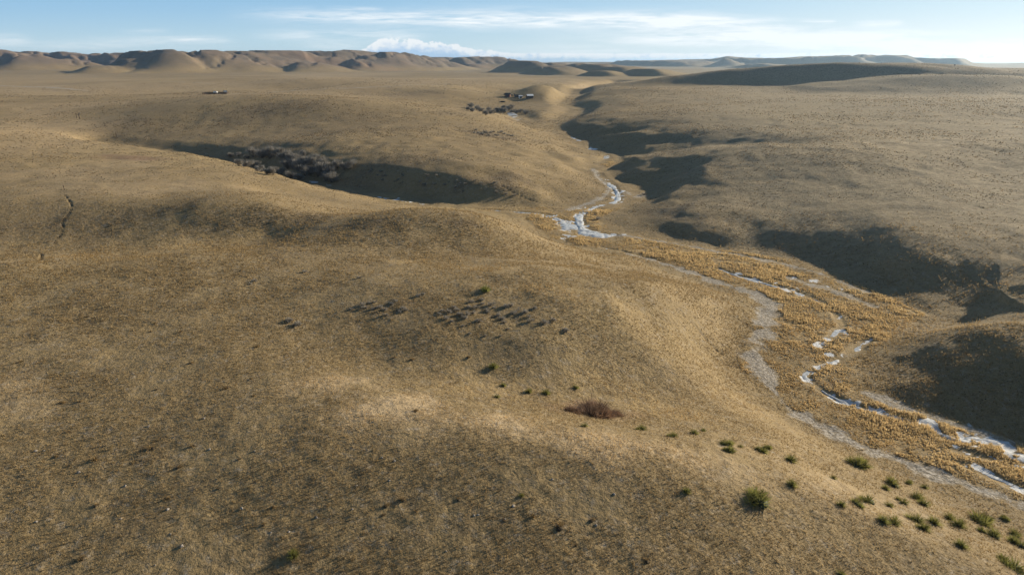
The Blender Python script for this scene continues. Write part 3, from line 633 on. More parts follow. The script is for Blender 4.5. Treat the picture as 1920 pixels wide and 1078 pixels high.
# ------------------------------------------------------------------ things
GROUP_ROOT = {}
def empty(name, loc, rz=0.0, scale=1.0, label=None, cat=None, group=None):
    o = bpy.data.objects.new(name, None); COL.objects.link(o); o.empty_display_size = .3
    o.location = loc; o.rotation_euler = (0, 0, rz); o.scale = (scale,)*3; return tag(o, label, cat, group)
def dup(root, loc, rz, scale, label, group):
    r = root.copy(); COL.objects.link(r); r.location = loc; r.rotation_euler = (0, 0, rz); r.scale = scale if isinstance(scale, tuple) else (scale,)*3
    r['label'] = label
    if group: r['group'] = group
    for ch in root.children:
        c = ch.copy(); COL.objects.link(c); c.parent = r
        for gch in ch.children: d = gch.copy(); COL.objects.link(d); d.parent = c
    return r
ORD = ['', 'leftmost', 'second from the left', 'third from the left', 'fourth from the left', 'fifth from the left', 'sixth from the left', 'seventh from the left', 'eighth from the left', 'ninth from the left', 'tenth from the left',
       'eleventh from the left', 'twelfth from the left', 'thirteenth from the left', 'fourteenth from the left', 'fifteenth from the left']
def tint_mat(name, base, var=.35, scale=3.0, rough=.75, transl=0.0):
    m, g, b = new_mat(name); tc = g.n('ShaderNodeTexCoord'); n = g.noise(tc.outputs['Object'], scale, 4, .6)
    a = g.n('ShaderNodeAttribute', attribute_name='tint'); lo = tuple(c*(1-var) for c in base); hi = tuple(min(1, c*(1+var)) for c in base)
    c = g.mix(g.ramp(n, .35, .65), lo, hi); g.lk(c, b.inputs['Base Color']); b.inputs['Roughness'].default_value = rough
    if transl:
        tr = g.n('ShaderNodeBsdfTranslucent'); g.lk(c, tr.inputs[0]); mx = g.n('ShaderNodeMixShader'); mx.inputs[0].default_value = transl
        out = [q for q in m.node_tree.nodes if q.type == 'OUTPUT_MATERIAL'][0]; g.lk(b.outputs[0], mx.inputs[1]); g.lk(tr.outputs[0], mx.inputs[2]); g.lk(mx.outputs[0], out.inputs[0])
    return m
M_YUC = tint_mat('yucca_leaf', (.27, .265, .085), .45, 2.0, .55, .35); M_YDRY = tint_mat('yucca_dry_leaf', (.36, .28, .16), .4, 2.0, .8, .2); M_YDARK = tint_mat('yucca_core', (.05, .055, .03), .3)
M_SAGE = tint_mat('sage_twig', (.33, .30, .255), .4, 2.5, .85, .25); M_SAGED = tint_mat('sage_stem', (.10, .085, .07), .4)
M_WIL = tint_mat('willow_twig', (.25, .235, .21), .45, 1.2, .85, .2); M_WILS = tint_mat('willow_stem', (.12, .10, .09), .3)
M_ROCK = tint_mat('pale_stone', (.27, .245, .22), .35, 6); M_TUSS = tint_mat('tussock_blade', (.36, .26, .13), .5, 3, .85, .3); M_TUSD = tint_mat('tussock_shade', (.06, .048, .032), .4)
def spikes(name, n, rad, el0, el1, lmin, lmax, w, mat, parent, seed, centres=((0, 0, 0),), flat=.0, droop=0.0):
    """stiff blades radiating from one or more centres; each is two crossed triangles so that it has body from every side"""
    r = np.random.default_rng(seed); v = []
    for cx, cy, k in centres:
        m = max(4, int(n/len(centres))); a = r.uniform(0, 2*math.pi, m); el = np.arcsin(r.uniform(math.sin(el0), math.sin(el1), m)); L = r.uniform(lmin, lmax, m)*(1-.35*k)
        d = np.stack([np.cos(a)*np.cos(el), np.sin(a)*np.cos(el), np.sin(el)], -1); s0 = np.array([cx, cy, 0])+d*rad
        t = s0+d*L[:, None]; t[:, 2] -= droop*L*np.cos(el); s0[:, 2] = np.maximum(s0[:, 2], 0)
        sd = np.stack([-np.sin(a), np.cos(a), 0*a], -1)*w; up = np.cross(d, sd)
        for q in (sd, up): v.append(np.stack([s0-q, s0+q, t], 1).reshape(-1, 3))
    v = np.vstack(v); f = np.arange(len(v)).reshape(-1, 3); return mesh_np(name, v, f, mat, parent)
def lump(name, n, rx, ry, rz, mat, parent, seed, rough=.35, z0=0.0):
    """an uneven rounded body: displaced dome"""
    bm = bmesh.new(); bmesh.ops.create_icosphere(bm, subdivisions=n, radius=1)
    for v in bm.verts:
        p = v.co; k = 1+rough*float(fbm(np.array([p.x*1.3+seed]), np.array([p.y*1.3+p.z*.9]), 1.0, seed, 3)[0])*2
        v.co = (p.x*rx*k, p.y*ry*k, p.z*rz*k+z0)
    me = bpy.data.meshes.new(name); bm.to_mesh(me); bm.free(); me.materials.append(mat)
    for pl in me.polygons: pl.use_smooth = True
    o = bpy.data.objects.new(name, me); COL.objects.link(o)
    if parent: o.parent = parent
    return o
HIDE = (0, -60, -40)
def clump_centres(k, rad, seed):
    r = random.Random(seed); return [(0, 0, 0)]+[(rad*math.cos(a), rad*math.sin(a), r.uniform(.1, .8)) for a in [r.uniform(0, 6.28) for _ in range(k)]]
class Kind:
    """prototypes of one kind; the first use moves the prototype itself, later ones copy it"""
    def __init__(s, protos): s.p = protos; s.used = [False]*len(protos)
    def put(s, i, loc, rz, scale, label, group):
        i %= len(s.p); r = s.p[i]
        if not s.used[i]:
            s.used[i] = True; r.location = loc; r.rotation_euler = (0, 0, rz); r.scale = (scale,)*3; r['label'] = label
            if group: r['group'] = group
            return r
        return dup(r, loc, rz, scale, label, group)
    def tidy(s):
        for r, u in zip(s.p, s.used):
            if not u:
                for c in list(r.children): bpy.data.objects.remove(c)
                bpy.data.objects.remove(r)
def mk_yucca(seed, nc, dens=150):          # about one metre across
    r = empty('yucca', HIDE, cat='yucca', label='green yucca')
    cs = clump_centres(nc, .34 if nc else 0, seed)
    spikes('leaf_rosette', dens, .05, R(8), R(88), .34 if nc else .42, .50 if nc else .62, .017, M_YUC, r, seed, cs)
    spikes('dead_leaf_skirt', dens//3, .06, R(-4), R(25), .25, .45, .018, M_YDRY, r, seed+50, cs, droop=.25)
    lump('crown_base', 2, .13+.12*bool(nc), .13+.12*bool(nc), .10, M_YDARK, r, seed, .3, .03)
    return r
YUCCA = Kind([mk_yucca(1, 0), mk_yucca(2, 2, 210), mk_yucca(3, 1, 180), mk_yucca(4, 4, 330), mk_yucca(5, 0, 110)])
def mk_bush(name, cat, seed, mt, ms, n=420, h=.55, w=.017, lobes=5):
    """a rounded leafless bush, one unit across: stems and a cloud of fine twigs"""
    r = empty(name, HIDE, cat=cat, label=cat); rr = np.random.default_rng(seed); v = []
    lob = [(rr.uniform(-.26, .26), rr.uniform(-.26, .26), h*rr.uniform(.15, .65), rr.uniform(.20, .32)*(1 if h > .2 else .8)) for _ in range(lobes)]; flat = 1 if h > .2 else .3
    for lx, ly, lz, lr in lob:
        m = n//lobes; d = rr.normal(size=(m, 3)); d /= np.linalg.norm(d, axis=1)[:, None]; d[:, 2] = (np.abs(d[:, 2])*.9-.15)*flat
        p = np.array([lx, ly, lz])+d*lr*rr.uniform(.3, 1, (m, 1)); g0 = p-np.array([0, 0, 0])*1; dirn = (p-np.array([lx*.3, ly*.3, -.1])); dirn /= np.linalg.norm(dirn, axis=1)[:, None]
        dirn += rr.normal(size=(m, 3))*.35; L = rr.uniform(.10, .22, m)[:, None]; sd = np.cross(dirn, rr.normal(size=(m, 3))); sd /= np.linalg.norm(sd, axis=1)[:, None]
        p[:, 2] = np.maximum(p[:, 2], .01); v.append(np.stack([p-sd*w, p+sd*w, p+dirn*L], 1).reshape(-1, 3))
    v = np.vstack(v); mesh_np('twigs', v, np.arange(len(v)).reshape(-1, 3), mt, r)
    sv = []
    for k in range(14):
        a = rr.uniform(0, 6.28); q = np.array([math.cos(a)*.04, math.sin(a)*.04, -.05]); lx, ly, lz, lr = lob[k % lobes]; e = np.array([lx+rr.uniform(-.1, .1), ly+rr.uniform(-.1, .1), lz+lr*.5])
        for ax in ((w*1.3, 0, 0), (0, w*1.3, 0)): ax = np.array(ax); sv.append(np.array([q-ax, q+ax, e]))
    sv = np.vstack(sv); mesh_np('stems', sv, np.arange(len(sv)).reshape(-1, 3), ms, r)
    return r
SAGE = Kind([mk_bush('sagebrush', 'sagebrush', 11, M_SAGE, M_SAGED, h=.33), mk_bush('sagebrush', 'sagebrush', 12, M_SAGE, M_SAGED, h=.38, lobes=7), mk_bush('sagebrush', 'sagebrush', 13, M_SAGE, M_SAGED, 320, .28, lobes=4)])
WILLOW = Kind([mk_bush('willow_bush', 'willow', 21, M_WIL, M_WILS, 1200, .7, .011, 9), mk_bush('willow_bush', 'willow', 22, M_WIL, M_WILS, 1100, .62, .011, 7), mk_bush('willow_bush', 'willow', 23, M_WIL, M_WILS, 1200, .85, .011, 10)])
def mk_tussock(seed):
    r = empty('tussock', HIDE, cat='tussock', label='tussock'); spikes('blades', 110, .06, R(15), R(85), .30, .48, .012, M_TUSS, r, seed, clump_centres(2, .25, seed))
    lump('shade_core', 2, .28, .22, .13, M_TUSD, r, seed, .6, .02); return r  # dark lump stands in for shade deep among the blades
TUSS = Kind([mk_tussock(31), mk_tussock(32), mk_tussock(33)])
def mk_rock(seed):
    r = lump('limestone_rock', 2, .5, .36, .27, M_ROCK, None, seed, .55, .10); r['category'] = 'rock'; r['label'] = 'rock'; r.location = HIDE; return r
ROCK = Kind([mk_rock(41), mk_rock(42), mk_rock(43)])
M_BRN = tint_mat('brown_stalk', (.27, .18, .12), .4, 2.5, .85, .2)
RN = random.Random(5)
def px_m(p): return math.sqrt(p[0]**2+p[1]**2+(HC-p[2])**2)*math.cos(0)/F
def plant(kind, clusters, sink=.04):
    """clusters: (where, group, [(px, py, width in photo px, what)])"""
    n = 0
    for where, group, items in clusters:
        items = sorted(items, key=lambda t: t[0]); names = [t[3] for t in items]
        for k, it in enumerate(items):
            jy = RN.uniform(-3.5, 3) if 'distant thicket' in where or 'sunny hillside' in where else 0
            p = hit(it[0], it[1]+jy)
            if p is None: continue
            sc = it[2]*px_m(p)*(1.08 if kind is YUCCA else .9 if kind is SAGE else 1); same = [i for i, nm in enumerate(names) if nm == it[3]]
            lab = f"{it[3]} {where}"
            if len(same) > 1:
                o_ = same.index(k)+1; lab += f", {ORD[o_] if o_ <= 8 or len(same)-o_ >= len(ORD) or o_ <= len(same)//2 else ('rightmost' if o_ == len(same) else ORD[len(same)-o_+1].replace('left', 'right'))}"
            kind.put(it[4] if len(it) > 4 else n, (p[0], p[1], p[2]-sink*sc), RN.uniform(0, 6.28), sc, lab, group); n += 1
S, M_, L_ = 15, 22, 29
plant(YUCCA, [
    ('on the straw slope above the pale dry track', 'yuccas on the slope above the track', [(1302, 813, 18, 'low green yucca'), (1319, 807, 12, 'tiny green yucca'), (1359, 833, 26, 'wide green yucca', 2), (1366, 847, 21, 'round green yucca'), (1388, 838, 11, 'faint dry yucca'),
        (1422, 844, 24, 'ragged green yucca', 1), (1435, 840, 16, 'small dark yucca'), (1483, 864, 23, 'lone round yucca', 0), (1562, 897, 13, 'small yellow yucca'), (1485, 910, 23, 'bright green yucca', 0)]),
    ('with pale dead leaves, highest up towards the track', None, [(1606, 874, 35, 'dark split yucca clump', 3)]),
    ('on the bright straw slope, wider than all the others', None, [(1425, 943, 50, 'big yellow green yucca clump', 3)]),
    ('left of the big clump', None, [(1287, 923, 19, 'half dark yucca', 0)]),
    ('above the lower row on the right slope', 'yuccas scattered on the right slope', [(1577, 947, 18, 'small dark yucca', 0), (1605, 943, 26, 'dark shaded yucca', 2), (1628, 940, 30, 'yellow topped yucca', 1), (1660, 917, 16, 'small dark yucca', 0), (1675, 911, 26, 'yellow topped yucca', 1),
        (1703, 907, 14, 'faint dry yucca'), (1733, 914, 14, 'faint dry yucca'), (1667, 949, 18, 'small dark yucca', 4), (1684, 937, 12, 'tiny yucca'), (1695, 943, 18, 'small green yucca', 4), (1720, 934, 23, 'dark green yucca', 0), (1731, 946, 21, 'dark green yucca', 0)]),
    ('near the bottom right corner', 'yuccas scattered on the right slope', [(1655, 978, 24, 'paired green yucca', 0), (1676, 980, 26, 'paired green yucca', 0), (1719, 976, 30, 'large dark yucca', 2), (1751, 981, 25, 'round dark yucca', 0), (1731, 992, 25, 'round bright yucca', 0),
        (1780, 972, 20, 'small dark yucca', 0), (1796, 986, 28, 'round bright yucca', 0), (1832, 972, 36, 'tall yucca with blue green leaves', 3), (1850, 977, 18, 'small dark yucca', 4), (1840, 996, 16, 'thin faint yucca'), (1864, 1006, 27, 'yellow topped yucca', 2), (1880, 972, 14, 'thin faint yucca'), (1903, 1002, 20, 'small green yucca', 4),
        (1802, 1024, 24, 'lone bright yucca', 0), (1914, 1024, 26, 'yellow topped yucca', 1), (1880, 1048, 18, 'small dark yucca', 4), (1903, 1064, 36, 'large dark clumped yucca', 3), (1576, 1078, 18, 'half hidden yucca', 4)]),
    ('on the hollow flank of the middle hill', 'yuccas in the hollow', [(925, 690, 21, 'taller green yucca', 0), (944, 724, 14, 'small green yucca', 4), (932, 745, 14, 'flat green yucca', 4), (991, 736, 17, 'small green yucca', 0), (1024, 738, 19, 'round green yucca', 0), (1080, 728, 15, 'small green yucca', 4)]),
    ('beside the brown hollow on the light crest', 'yuccas on the light crest', [(1096, 799, 16, 'flat pale yucca', 4), (1204, 805, 24, 'low wide yucca', 2), (1263, 818, 22, 'low wide yucca', 2)]),
    ('above the grey sagebrush field', None, [(910, 543, 25, 'dark wide yucca', 1)]),
    ('with a long shadow at the bottom of the meadow', None, [(550, 1042, 25, 'lone yellow green yucca', 0)]),
    ('among the brown clods of the near meadow', None, [(978, 930, 13, 'small olive yucca', 4)]),
])
sg = lambda pts, w, what: [(a, b, RN.uniform(.8, 1.25)*w, what) for a, b in pts]
plant(SAGE, [
    ('standing alone in the open meadow', None, [(544, 603, 19, 'upper pale sagebrush'), (561, 611, 20, 'lower pale sagebrush')]),
    ('in the middle of the sagebrush field', 'sagebrush field on the middle hill', sg([(903, 564), (912, 582), (915, 586), (922, 573), (928, 579), (935, 593), (940, 600), (945, 606), (950, 576), (957, 574), (895, 577), (905, 572)], 14, 'grey sagebrush')),
    ('at the left end of the sagebrush field', 'sagebrush field on the middle hill', sg([(822, 590), (829, 584), (840, 586), (850, 578), (860, 583), (863, 591), (875, 590), (884, 568), (887, 587), (880, 578), (835, 598), (848, 604), (870, 598), (897, 603)], 14, 'pale sagebrush')),
    ('at the right end of the sagebrush field', 'sagebrush field on the middle hill', sg([(965, 590), (970, 583), (985, 588), (990, 595), (1003, 579), (995, 602), (1020, 606), (1036, 602), (1062, 621)], 15, 'dark sagebrush')),
    ('just below the sagebrush field', 'sagebrush field on the middle hill', sg([(880, 627), (910, 630), (940, 631), (952, 618), (868, 612)], 9, 'tiny sagebrush')),
    ('in the thin patch left of the sagebrush field', 'thin sagebrush patch', sg([(657, 581), (683, 579), (678, 573), (692, 569), (703, 567), (712, 578), (720, 583), (740, 566), (735, 571), (755, 579), (763, 583), (748, 586), (722, 593), (699, 580)], 13, 'flat grey sagebrush')),
    ('on the smooth hill between track and crest', 'stray sagebrush', sg([(785, 555), (793, 553), (675, 521), (570, 511), (468, 533), (477, 528)], 11, 'stray grey sagebrush')),
    ('on the sunny hillside above the willow bank', 'sagebrush patch above the valley', sg([(888, 250), (896, 251), (905, 252), (913, 253), (921, 252), (929, 254), (937, 253), (945, 255), (953, 256), (960, 256), (925, 249), (910, 249), (900, 254), (917, 256), (941, 250), (893, 248), (933, 257)], 8, 'dark sagebrush')),
    ('near the valley bottom below the eastern bank', None, [(1120, 412, 14, 'dark bush'), (1208, 366, 11, 'dark round bush')]),
])
BROWN = Kind([mk_bush('snowberry_thicket', 'thicket', 61, M_BRN, M_SAGED, 1900, .05, .008, 16)])
plant(BROWN, [('filling the hollow behind the light crest', None, [(1110, 775, 84, 'wide low reddish brown thicket')]), ('shading into the hollow', None, [(1072, 772, 34, 'thin brown weed patch')]), ('right of the reddish brown thicket', None, [(1150, 779, 34, 'thin brown weed patch')])])
r2 = random.Random(8)
for k in range(46):      # pale brush along the upper edge of the shaded bank
    a = r2.uniform(690, 975); t = (a-690)/285; b = 318+t*26+r2.uniform(-4, 34)*(.5+.5*t); p = hit(a, b)
    sc = r2.uniform(4.5, 8)*px_m(p); SAGE.put(k, (p[0], p[1], p[2]-.03), r2.uniform(0, 6), sc, 'small pale brush on the upper slope of the shaded creek bank', 'pale brush on the shaded bank')
wl = lambda pts, w, what: [(a, b, RN.uniform(.85, 1.2)*w, what) for a, b in pts]
plant(WILLOW, [
    ('on the sunny lip of the creek', 'willows on the sunny lip of the creek', wl([(447, 312), (466, 314), (480, 317), (489, 323), (500, 327), (513, 328)], 19, 'grey willow bush')+[(528, 328, 18, 'tall grey willow bush'), (545, 335, 24, 'widest pale willow bush', 1), (560, 337, 20, 'end willow bush', 1)]),
    ('in the upper row of the dark thicket', 'willows of the dark thicket', wl([(475, 294), (492, 297), (507, 297), (523, 295), (540, 300), (556, 305), (575, 307), (592, 305), (530, 303), (548, 306), (566, 310)], 24, 'dusky willow bush')+[(568, 293, 15, 'thin taller willow bush', 2)]),
    ('in the lower row of the dark thicket', 'willows of the dark thicket', wl([(540, 317), (560, 321), (580, 325), (597, 331), (611, 340), (600, 318), (618, 330), (585, 312), (570, 331), (606, 327), (622, 343), (551, 311)], 26, 'dusky willow bush')),
    ('at the right end of the dark thicket', 'willows of the dark thicket', wl([(608, 312), (620, 318), (633, 316), (645, 319), (658, 316)], 21, 'brownish willow bush')),
    ('at the thin left end of the dark thicket', 'willows of the dark thicket', wl([(432, 296), (448, 294), (462, 298)], 12, 'low willow bush')),
    ('in the distant thicket by the ice patch', 'willows of the distant thicket', wl([(878, 208), (886, 208), (894, 209), (903, 213), (911, 214), (919, 212), (926, 213), (933, 212), (940, 213), (947, 211), (954, 211), (961, 212), (968, 212), (976, 213), (884, 206), (899, 207), (916, 209), (930, 209), (944, 207), (958, 208), (985, 214)], 12, 'dark willow bush')),
], sink=.06)
plant(TUSS, [
    ('in the left part of the near meadow', 'dark tussocks of the near meadow', [(130, 810, 10, 'small dark tussock'), (180, 861, 20, 'straw topped tussock'), (105, 856, 10, 'small dark tussock'), (250, 867, 9, 'small dark tussock'), (285, 841, 18, 'split dark tussock'), (362, 836, 13, 'round dark tussock'),
        (335, 878, 15, 'ragged tussock'), (312, 935, 14, 'ragged tussock'), (448, 862, 9, 'tiny dark tussock'), (410, 917, 7, 'tiny dark tussock'), (156, 1045, 18, 'ragged tussock'), (180, 948, 12, 'low tussock'), (495, 984, 11, 'black tussock'), (512, 951, 12, 'low tussock')]),
    ('in the broken ground at the bottom middle', 'dark tussocks of the broken ground', [(752, 937, 18, 'black tussock'), (718, 966, 11, 'small black tussock'), (780, 958, 9, 'small black tussock'), (860, 937, 12, 'ragged tussock'), (1050, 990, 28, 'large black tussock'), (946, 977, 11, 'round tussock'), (1000, 967, 18, 'flat tussock'), (1080, 1023, 10, 'small black tussock'),
        (738, 1010, 9, 'small black tussock'), (1110, 977, 16, 'straw topped tussock'), (1213, 1052, 16, 'ragged tussock'), (725, 950, 16, 'ragged tussock')]),
    ('on the open slope above the bright crest', 'dark tussocks of the open slope', [(425, 727, 18, 'split dark tussock'), (476, 742, 12, 'round black tussock'), (470, 711, 9, 'small dark tussock'), (295, 730, 9, 'small dark tussock'), (115, 728, 7, 'tiny dark tussock'), (37, 680, 12, 'flat dark tussock'), (148, 754, 10, 'round dark tussock'), (115, 756, 14, 'flat dark tussock'),
        (290, 607, 10, 'flat dark tussock'), (283, 623, 9, 'pale tussock'), (340, 622, 12, 'pale tussock'), (358, 682, 12, 'tall thin tussock'), (482, 650, 13, 'low tussock'), (739, 671, 9, 'small dark tussock'), (772, 675, 14, 'pale tussock'), (878, 670, 13, 'pale tussock'), (780, 772, 17, 'flat brown tussock')]),
])
def rocks(items, where, group):
    for k, (a, b, w) in enumerate(sorted(items)):
        p = hit(a, b); sc = w*px_m(p)*RN.uniform(.55, .95); o_ = k+1; n = len(items)
        ROCK.put(k, (p[0], p[1], p[2]-.10*sc), RN.uniform(0, 6), sc, f"pale weathered stone {where}, {ORD[o_] if o_ <= (n+1)//2 else ('rightmost' if o_ == n else ORD[n-o_+1].replace('left', 'right'))}", group)
rocks([(383, 785, 8), (279, 799, 9), (66, 846, 9), (82, 845, 5), (148, 886, 9), (235, 911, 7), (478, 846, 7), (393, 843, 7), (449, 793, 6)], 'in the left meadow above the ragged tussocks', 'pale stones in the left meadow')
rocks([(226, 973, 8), (314, 956, 8), (320, 1002, 9), (341, 1025, 9), (453, 954, 9), (507, 998, 8), (541, 998, 9), (594, 971, 9), (68, 978, 8), (291, 1060, 7)], 'in the bottom left meadow by the yucca', 'pale stones in the bottom left meadow')
rocks([(716, 858, 8), (740, 865, 7), (730, 901, 7), (668, 911, 8), (661, 955, 8), (962, 950, 9), (896, 965, 6), (888, 967, 6), (1035, 899, 9), (1151, 927, 10), (1117, 984, 12), (946, 974, 7), (837, 1034, 5)], 'in the bottom middle meadow', 'pale stones in the bottom middle meadow')

# ------------------------------------------------------------------ the ranch, the pen and the lone posts
def box(bm, x0, x1, y0, y1, z0, z1):
    vs = [bm.verts.new((x, y, z)) for z in (z0, z1) for x, y in ((x0, y0), (x1, y0), (x1, y1), (x0, y1))]
    for f in ((3, 2, 1, 0), (4, 5, 6, 7), (0, 1, 5, 4), (1, 2, 6, 5), (2, 3, 7, 6), (3, 0, 4, 7)): bm.faces.new([vs[i] for i in f])
def part(name, bm, mat, parent):
    me = bpy.data.meshes.new(name); bm.normal_update(); bm.to_mesh(me); bm.free(); me.materials.append(mat); o = bpy.data.objects.new(name, me); COL.objects.link(o)
    if parent: o.parent = parent
    return o
def flat_mat(name, c, rough=.7, var=.15, metal=0): m = tint_mat(name, c, var, 2.0, rough); return m
M_TIN = flat_mat('tin_roof', (.62, .64, .66), .35); M_WOOD = flat_mat('old_boards', (.10, .075, .06), .9, .4); M_REDW = flat_mat('red_boards', (.19, .085, .065), .85, .3)
M_WHITE = flat_mat('white_paint', (.72, .72, .70), .5, .1); M_DARK2 = flat_mat('dark_opening', (.02, .022, .025), .3); M_DROOF = flat_mat('dark_roof', (.07, .065, .065), .8)
def building(name, label, px, py, w, d, h, ridge, wall, roof, rz=0.0):
    p = hit(px, py); t = empty(name, (p[0], p[1], p[2]-.1), rz, 1, label, 'building'); x, y = w/2, d/2
    bm = bmesh.new(); b = [bm.verts.new(q) for q in ((-x, -y, -.5), (x, -y, -.5), (x, y, -.5), (-x, y, -.5), (-x, -y, h), (x, -y, h), (x, y, h), (-x, y, h), (-x, 0, ridge-.03), (x, 0, ridge-.03))]
    for f in ((0, 1, 5, 4), (2, 3, 7, 6), (1, 2, 6, 9, 5), (3, 0, 4, 8, 7)): bm.faces.new([b[i] for i in f])
    part('wall', bm, wall, t)
    bm = bmesh.new(); o = .35
    for sg_ in (-1, 1):
        e = h-(ridge-h)*o/y; q = [(-x-o, sg_*(y+o), e), (x+o, sg_*(y+o), e), (x+o, 0, ridge), (-x-o, 0, ridge)]; lo = [bm.verts.new(c) for c in q]; hi = [bm.verts.new((c[0], c[1], c[2]+.12)) for c in q]
        for f in ((lo[0], lo[1], lo[2], lo[3]), (hi[3], hi[2], hi[1], hi[0]), (lo[0], lo[1], hi[1], hi[0]), (lo[1], lo[2], hi[2], hi[1]), (lo[3], lo[0], hi[0], hi[3])): bm.faces.new(f)
    part('roof', bm, roof, t)
    bm = bmesh.new(); box(bm, -.6, .6, -y-.05, -y-.003, -.4, min(2.1, h*.85)); part('door', bm, M_DARK2, t)
    for s_ in (-.3, .3): bm = bmesh.new(); box(bm, s_*w-.45, s_*w+.45, -y-.05, -y-.003, h*.4, h*.75); part('window', bm, M_DARK2, t)
    return t
building('ranch_house', 'low grey house with a bright tin roof, right of the ranch row', 993, 184, 5.2, 4.2, 1.9, 3.0, M_WOOD, M_TIN, .35)
building('barn', 'reddish board barn at the left end of the ranch row', 952, 181.5, 4.2, 3.4, 1.8, 2.9, M_REDW, M_DROOF, -.2)
building('shed', 'white walled shed at the right end of the ranch row', 976, 184.5, 2.6, 2.4, 1.7, 2.3, M_WHITE, M_TIN, .2)
building('hay_shed', 'long dark open shed between barn and white shed', 969, 183, 4.0, 2.4, 1.5, 2.2, M_WOOD, M_DROOF, .1)
def small_tree(px, py, hpx, label, group=None):
    p = hit(px, py); h = hpx*px_m(p); t = empty('tree', (p[0], p[1], p[2]-.05), RN.uniform(0, 6), h, label, 'tree', group); r = np.random.default_rng(int(px))
    bm = bmesh.new(); bmesh.ops.create_cone(bm, segments=7, radius1=.05, radius2=.02, depth=.5)
    for v in bm.verts: v.co.z += .25
    part('trunk', bm, M_WILS, t); n = 500; d = r.normal(size=(n, 3)); d /= np.linalg.norm(d, axis=1)[:, None]; cc = np.array([[0, 0, .68], [.16, .1, .55], [-.18, -.05, .6], [.02, .14, .8]])[r.integers(0, 4, n)]
    c = cc+d*r.uniform(.08, .24, (n, 1)); u = r.normal(size=(n, 3))*.035; w = r.normal(size=(n, 3))*.035
    v = np.stack([c-u, c+u, c+w], 1).reshape(-1, 3); mesh_np('crown', v, np.arange(len(v)).reshape(-1, 3), M_JUN, t); return t
M_JUN = tint_mat('juniper', (.035, .042, .022), .4)
for px, py, hp, lb in ((946, 181, 5, 'dark tree left of the reddish barn'), (960, 182, 5, 'dark tree between barn and long shed'), (965, 182.5, 6, 'tallest dark tree behind the long shed'), (999, 185, 4, 'dark tree right of the tin roofed house'), (1790, 125, 3, 'lone tree on the far plain below the eastern mesa')):
    small_tree(px, py, hp, lb)
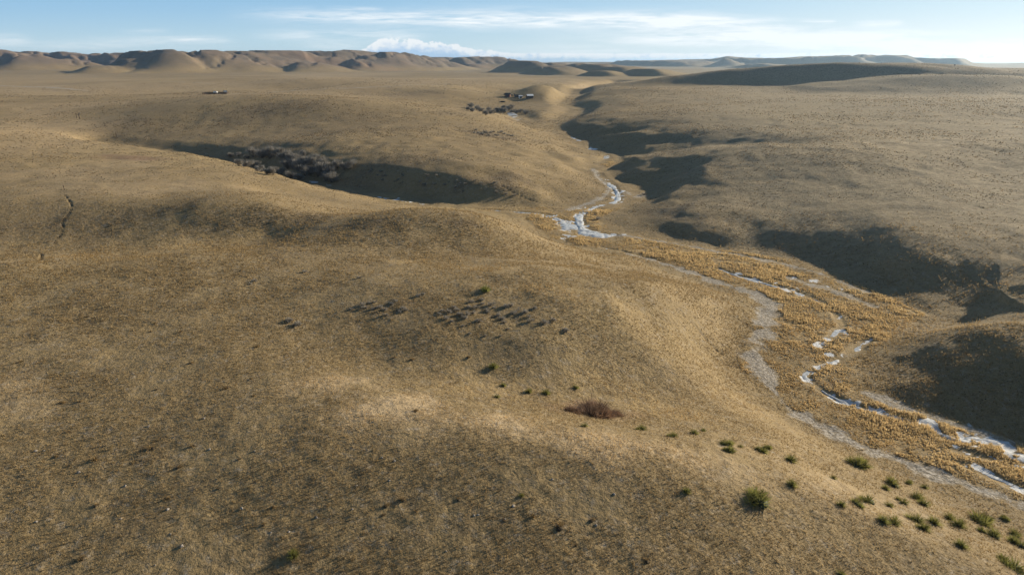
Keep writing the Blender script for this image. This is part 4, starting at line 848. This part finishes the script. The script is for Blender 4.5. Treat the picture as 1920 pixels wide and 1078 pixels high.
def stock_pen():
    p = hit(405, 177); k = px_m(p); t = empty('stock_pen', (p[0], p[1], p[2]), math.atan2(-p[0], p[1])*-1*0+.12, 1, 'dark railed stock pen beside the ranch road', 'pen'); w, d = 19*k, 7.0
    n = 0
    for i in range(13):
        for yy_ in (-d/2, d/2): bm = bmesh.new(); x = -w+2*w*i/12; box(bm, x-.09, x+.09, yy_-.09, yy_+.09, -1.2, 1.55); part('post', bm, M_WOOD, t)
    for yy_ in (-d/2, d/2):
        for z in (.35, .8, 1.25): bm = bmesh.new(); box(bm, -w, w, yy_-.04-.1, yy_+.04-.1, z-.12, z+.12); part('rail', bm, M_WOOD, t)
    for xx in (-w, 0, w):
        for z in (.35, .8, 1.25): bm = bmesh.new(); box(bm, xx-.04, xx+.04, -d/2+.1, d/2-.1, z-.12, z+.12); part('rail', bm, M_WOOD, t)
    q = empty('stock_trailer', (p[0]-.5, p[1]+.6, p[2]), .12, 1, 'white stock trailer standing inside the railed pen', 'trailer')
    bm = bmesh.new(); box(bm, -1.3, 1.3, -.9, .9, .45, 2.0); bmesh.ops.bevel(bm, geom=bm.edges[:], offset=.12, segments=2, affect='EDGES'); part('body', bm, M_WHITE, q)
    bm = bmesh.new(); box(bm, 1.3, 2.2, -.06, .06, .45, .57); part('drawbar', bm, M_WOOD, q)
    for sx_ in (-.5, .4):
        for sy_ in (-.95, .95):
            bm = bmesh.new(); bmesh.ops.create_cone(bm, segments=12, radius1=.36, radius2=.36, depth=.2, cap_ends=True)
            for v in bm.verts: v.co = (v.co.x+sx_, v.co.z+sy_, v.co.y+.34)
            part('wheel', bm, M_DARK2, q)
    p2 = hit(423, 176); c = empty('loading_chute', (p2[0], p2[1], p2[2]), .5, 1, 'steep loading chute with white side at the right end of the pen', 'chute')
    bm = bmesh.new(); vs = [bm.verts.new(v) for v in ((-2, -.6, 0), (1.2, -.6, 1.3), (1.2, .6, 1.3), (-2, .6, 0), (-2, -.6, -.15), (1.2, -.6, 1.15), (1.2, .6, 1.15), (-2, .6, -.15))]
    for f in ((0, 1, 2, 3), (7, 6, 5, 4), (0, 4, 5, 1), (2, 6, 7, 3), (1, 5, 6, 2)): bm.faces.new([vs[i] for i in f])
    part('ramp', bm, M_WOOD, c)
    for sy_ in (-.66, .66): bm = bmesh.new(); box(bm, -1.4, 1.3, sy_-.04, sy_+.04, 1.2, 2.4); part('side_panel', bm, M_WHITE if sy_ < 0 else M_WOOD, c)
    for sx_ in (-1.2, 1.1):
        for sy_ in (-.78, .78): bm = bmesh.new(); box(bm, sx_-.07, sx_+.07, sy_-.07, sy_+.07, -.8, 2.6); part('post', bm, M_WOOD, c)
stock_pen()
def trough():
    p = hit(943, 192); t = empty('water_trough', (p[0], p[1], p[2]), .1, 1, 'dark round stock tank in the grass below the ranch', 'tank')
    bm = bmesh.new(); bmesh.ops.create_cone(bm, segments=24, radius1=1.9, radius2=1.9, depth=.9, cap_ends=False)
    for v in bm.verts: v.co.z += .35
    part('tank_wall', bm, M_DARK2, t); bm = bmesh.new(); bmesh.ops.create_circle(bm, segments=24, radius=1.86, cap_ends=True)
    for v in bm.verts: v.co.z += .6
    part('water', bm, M_DARK2, t)
trough()
for px, py, hp, ln, lb in ((144, 222, 8, .12, 'weathered snag at the left of the two dead trunks on the left meadow'), (150, 224, 10, -.1, 'forked weathered snag, taller of the two dead trunks on the left meadow'), (219, 258, 9, .03, 'thin dark post standing by the head of the side creek'),
                           (615, 167, 4, .0, 'tiny dark post on the road beyond the pen'), (762, 198, 5, .0, 'tiny dark post on the crest above the distant thicket'), (121, 357, 8, .25, 'short dead stub at the head of the winding trail')):
    p = hit(px, py); h = hp*px_m(p); dead = 'post' not in lb
    t = empty('dead_trunk' if dead else 'post', (p[0], p[1], p[2]), RN.uniform(0, 3), 1, lb, 'dead tree' if dead else 'post'); t.rotation_euler = (0, ln, RN.uniform(0, 3))
    bm = bmesh.new(); bmesh.ops.create_cone(bm, segments=7, radius1=.05*h+.03, radius2=.02*h+.02, depth=h+.4, cap_ends=True)
    for v in bm.verts: v.co.z += h/2-.2
    part('stem', bm, M_WOOD, t)
    if dead:
        for a in (.5, -.6, .25):
            bm = bmesh.new(); bmesh.ops.create_cone(bm, segments=5, radius1=.03*h, radius2=.008*h, depth=h*.5, cap_ends=True)
            for v in bm.verts: z = v.co.z+h*.25; v.co = (v.co.x+math.sin(a)*z, v.co.y+a*.3*z, math.cos(a)*z+h*(.45+.3*abs(a)-.1))
            part('branch', bm, M_WOOD, t)
for K in (BROWN, YUCCA, SAGE, WILLOW, TUSS, ROCK): K.tidy()
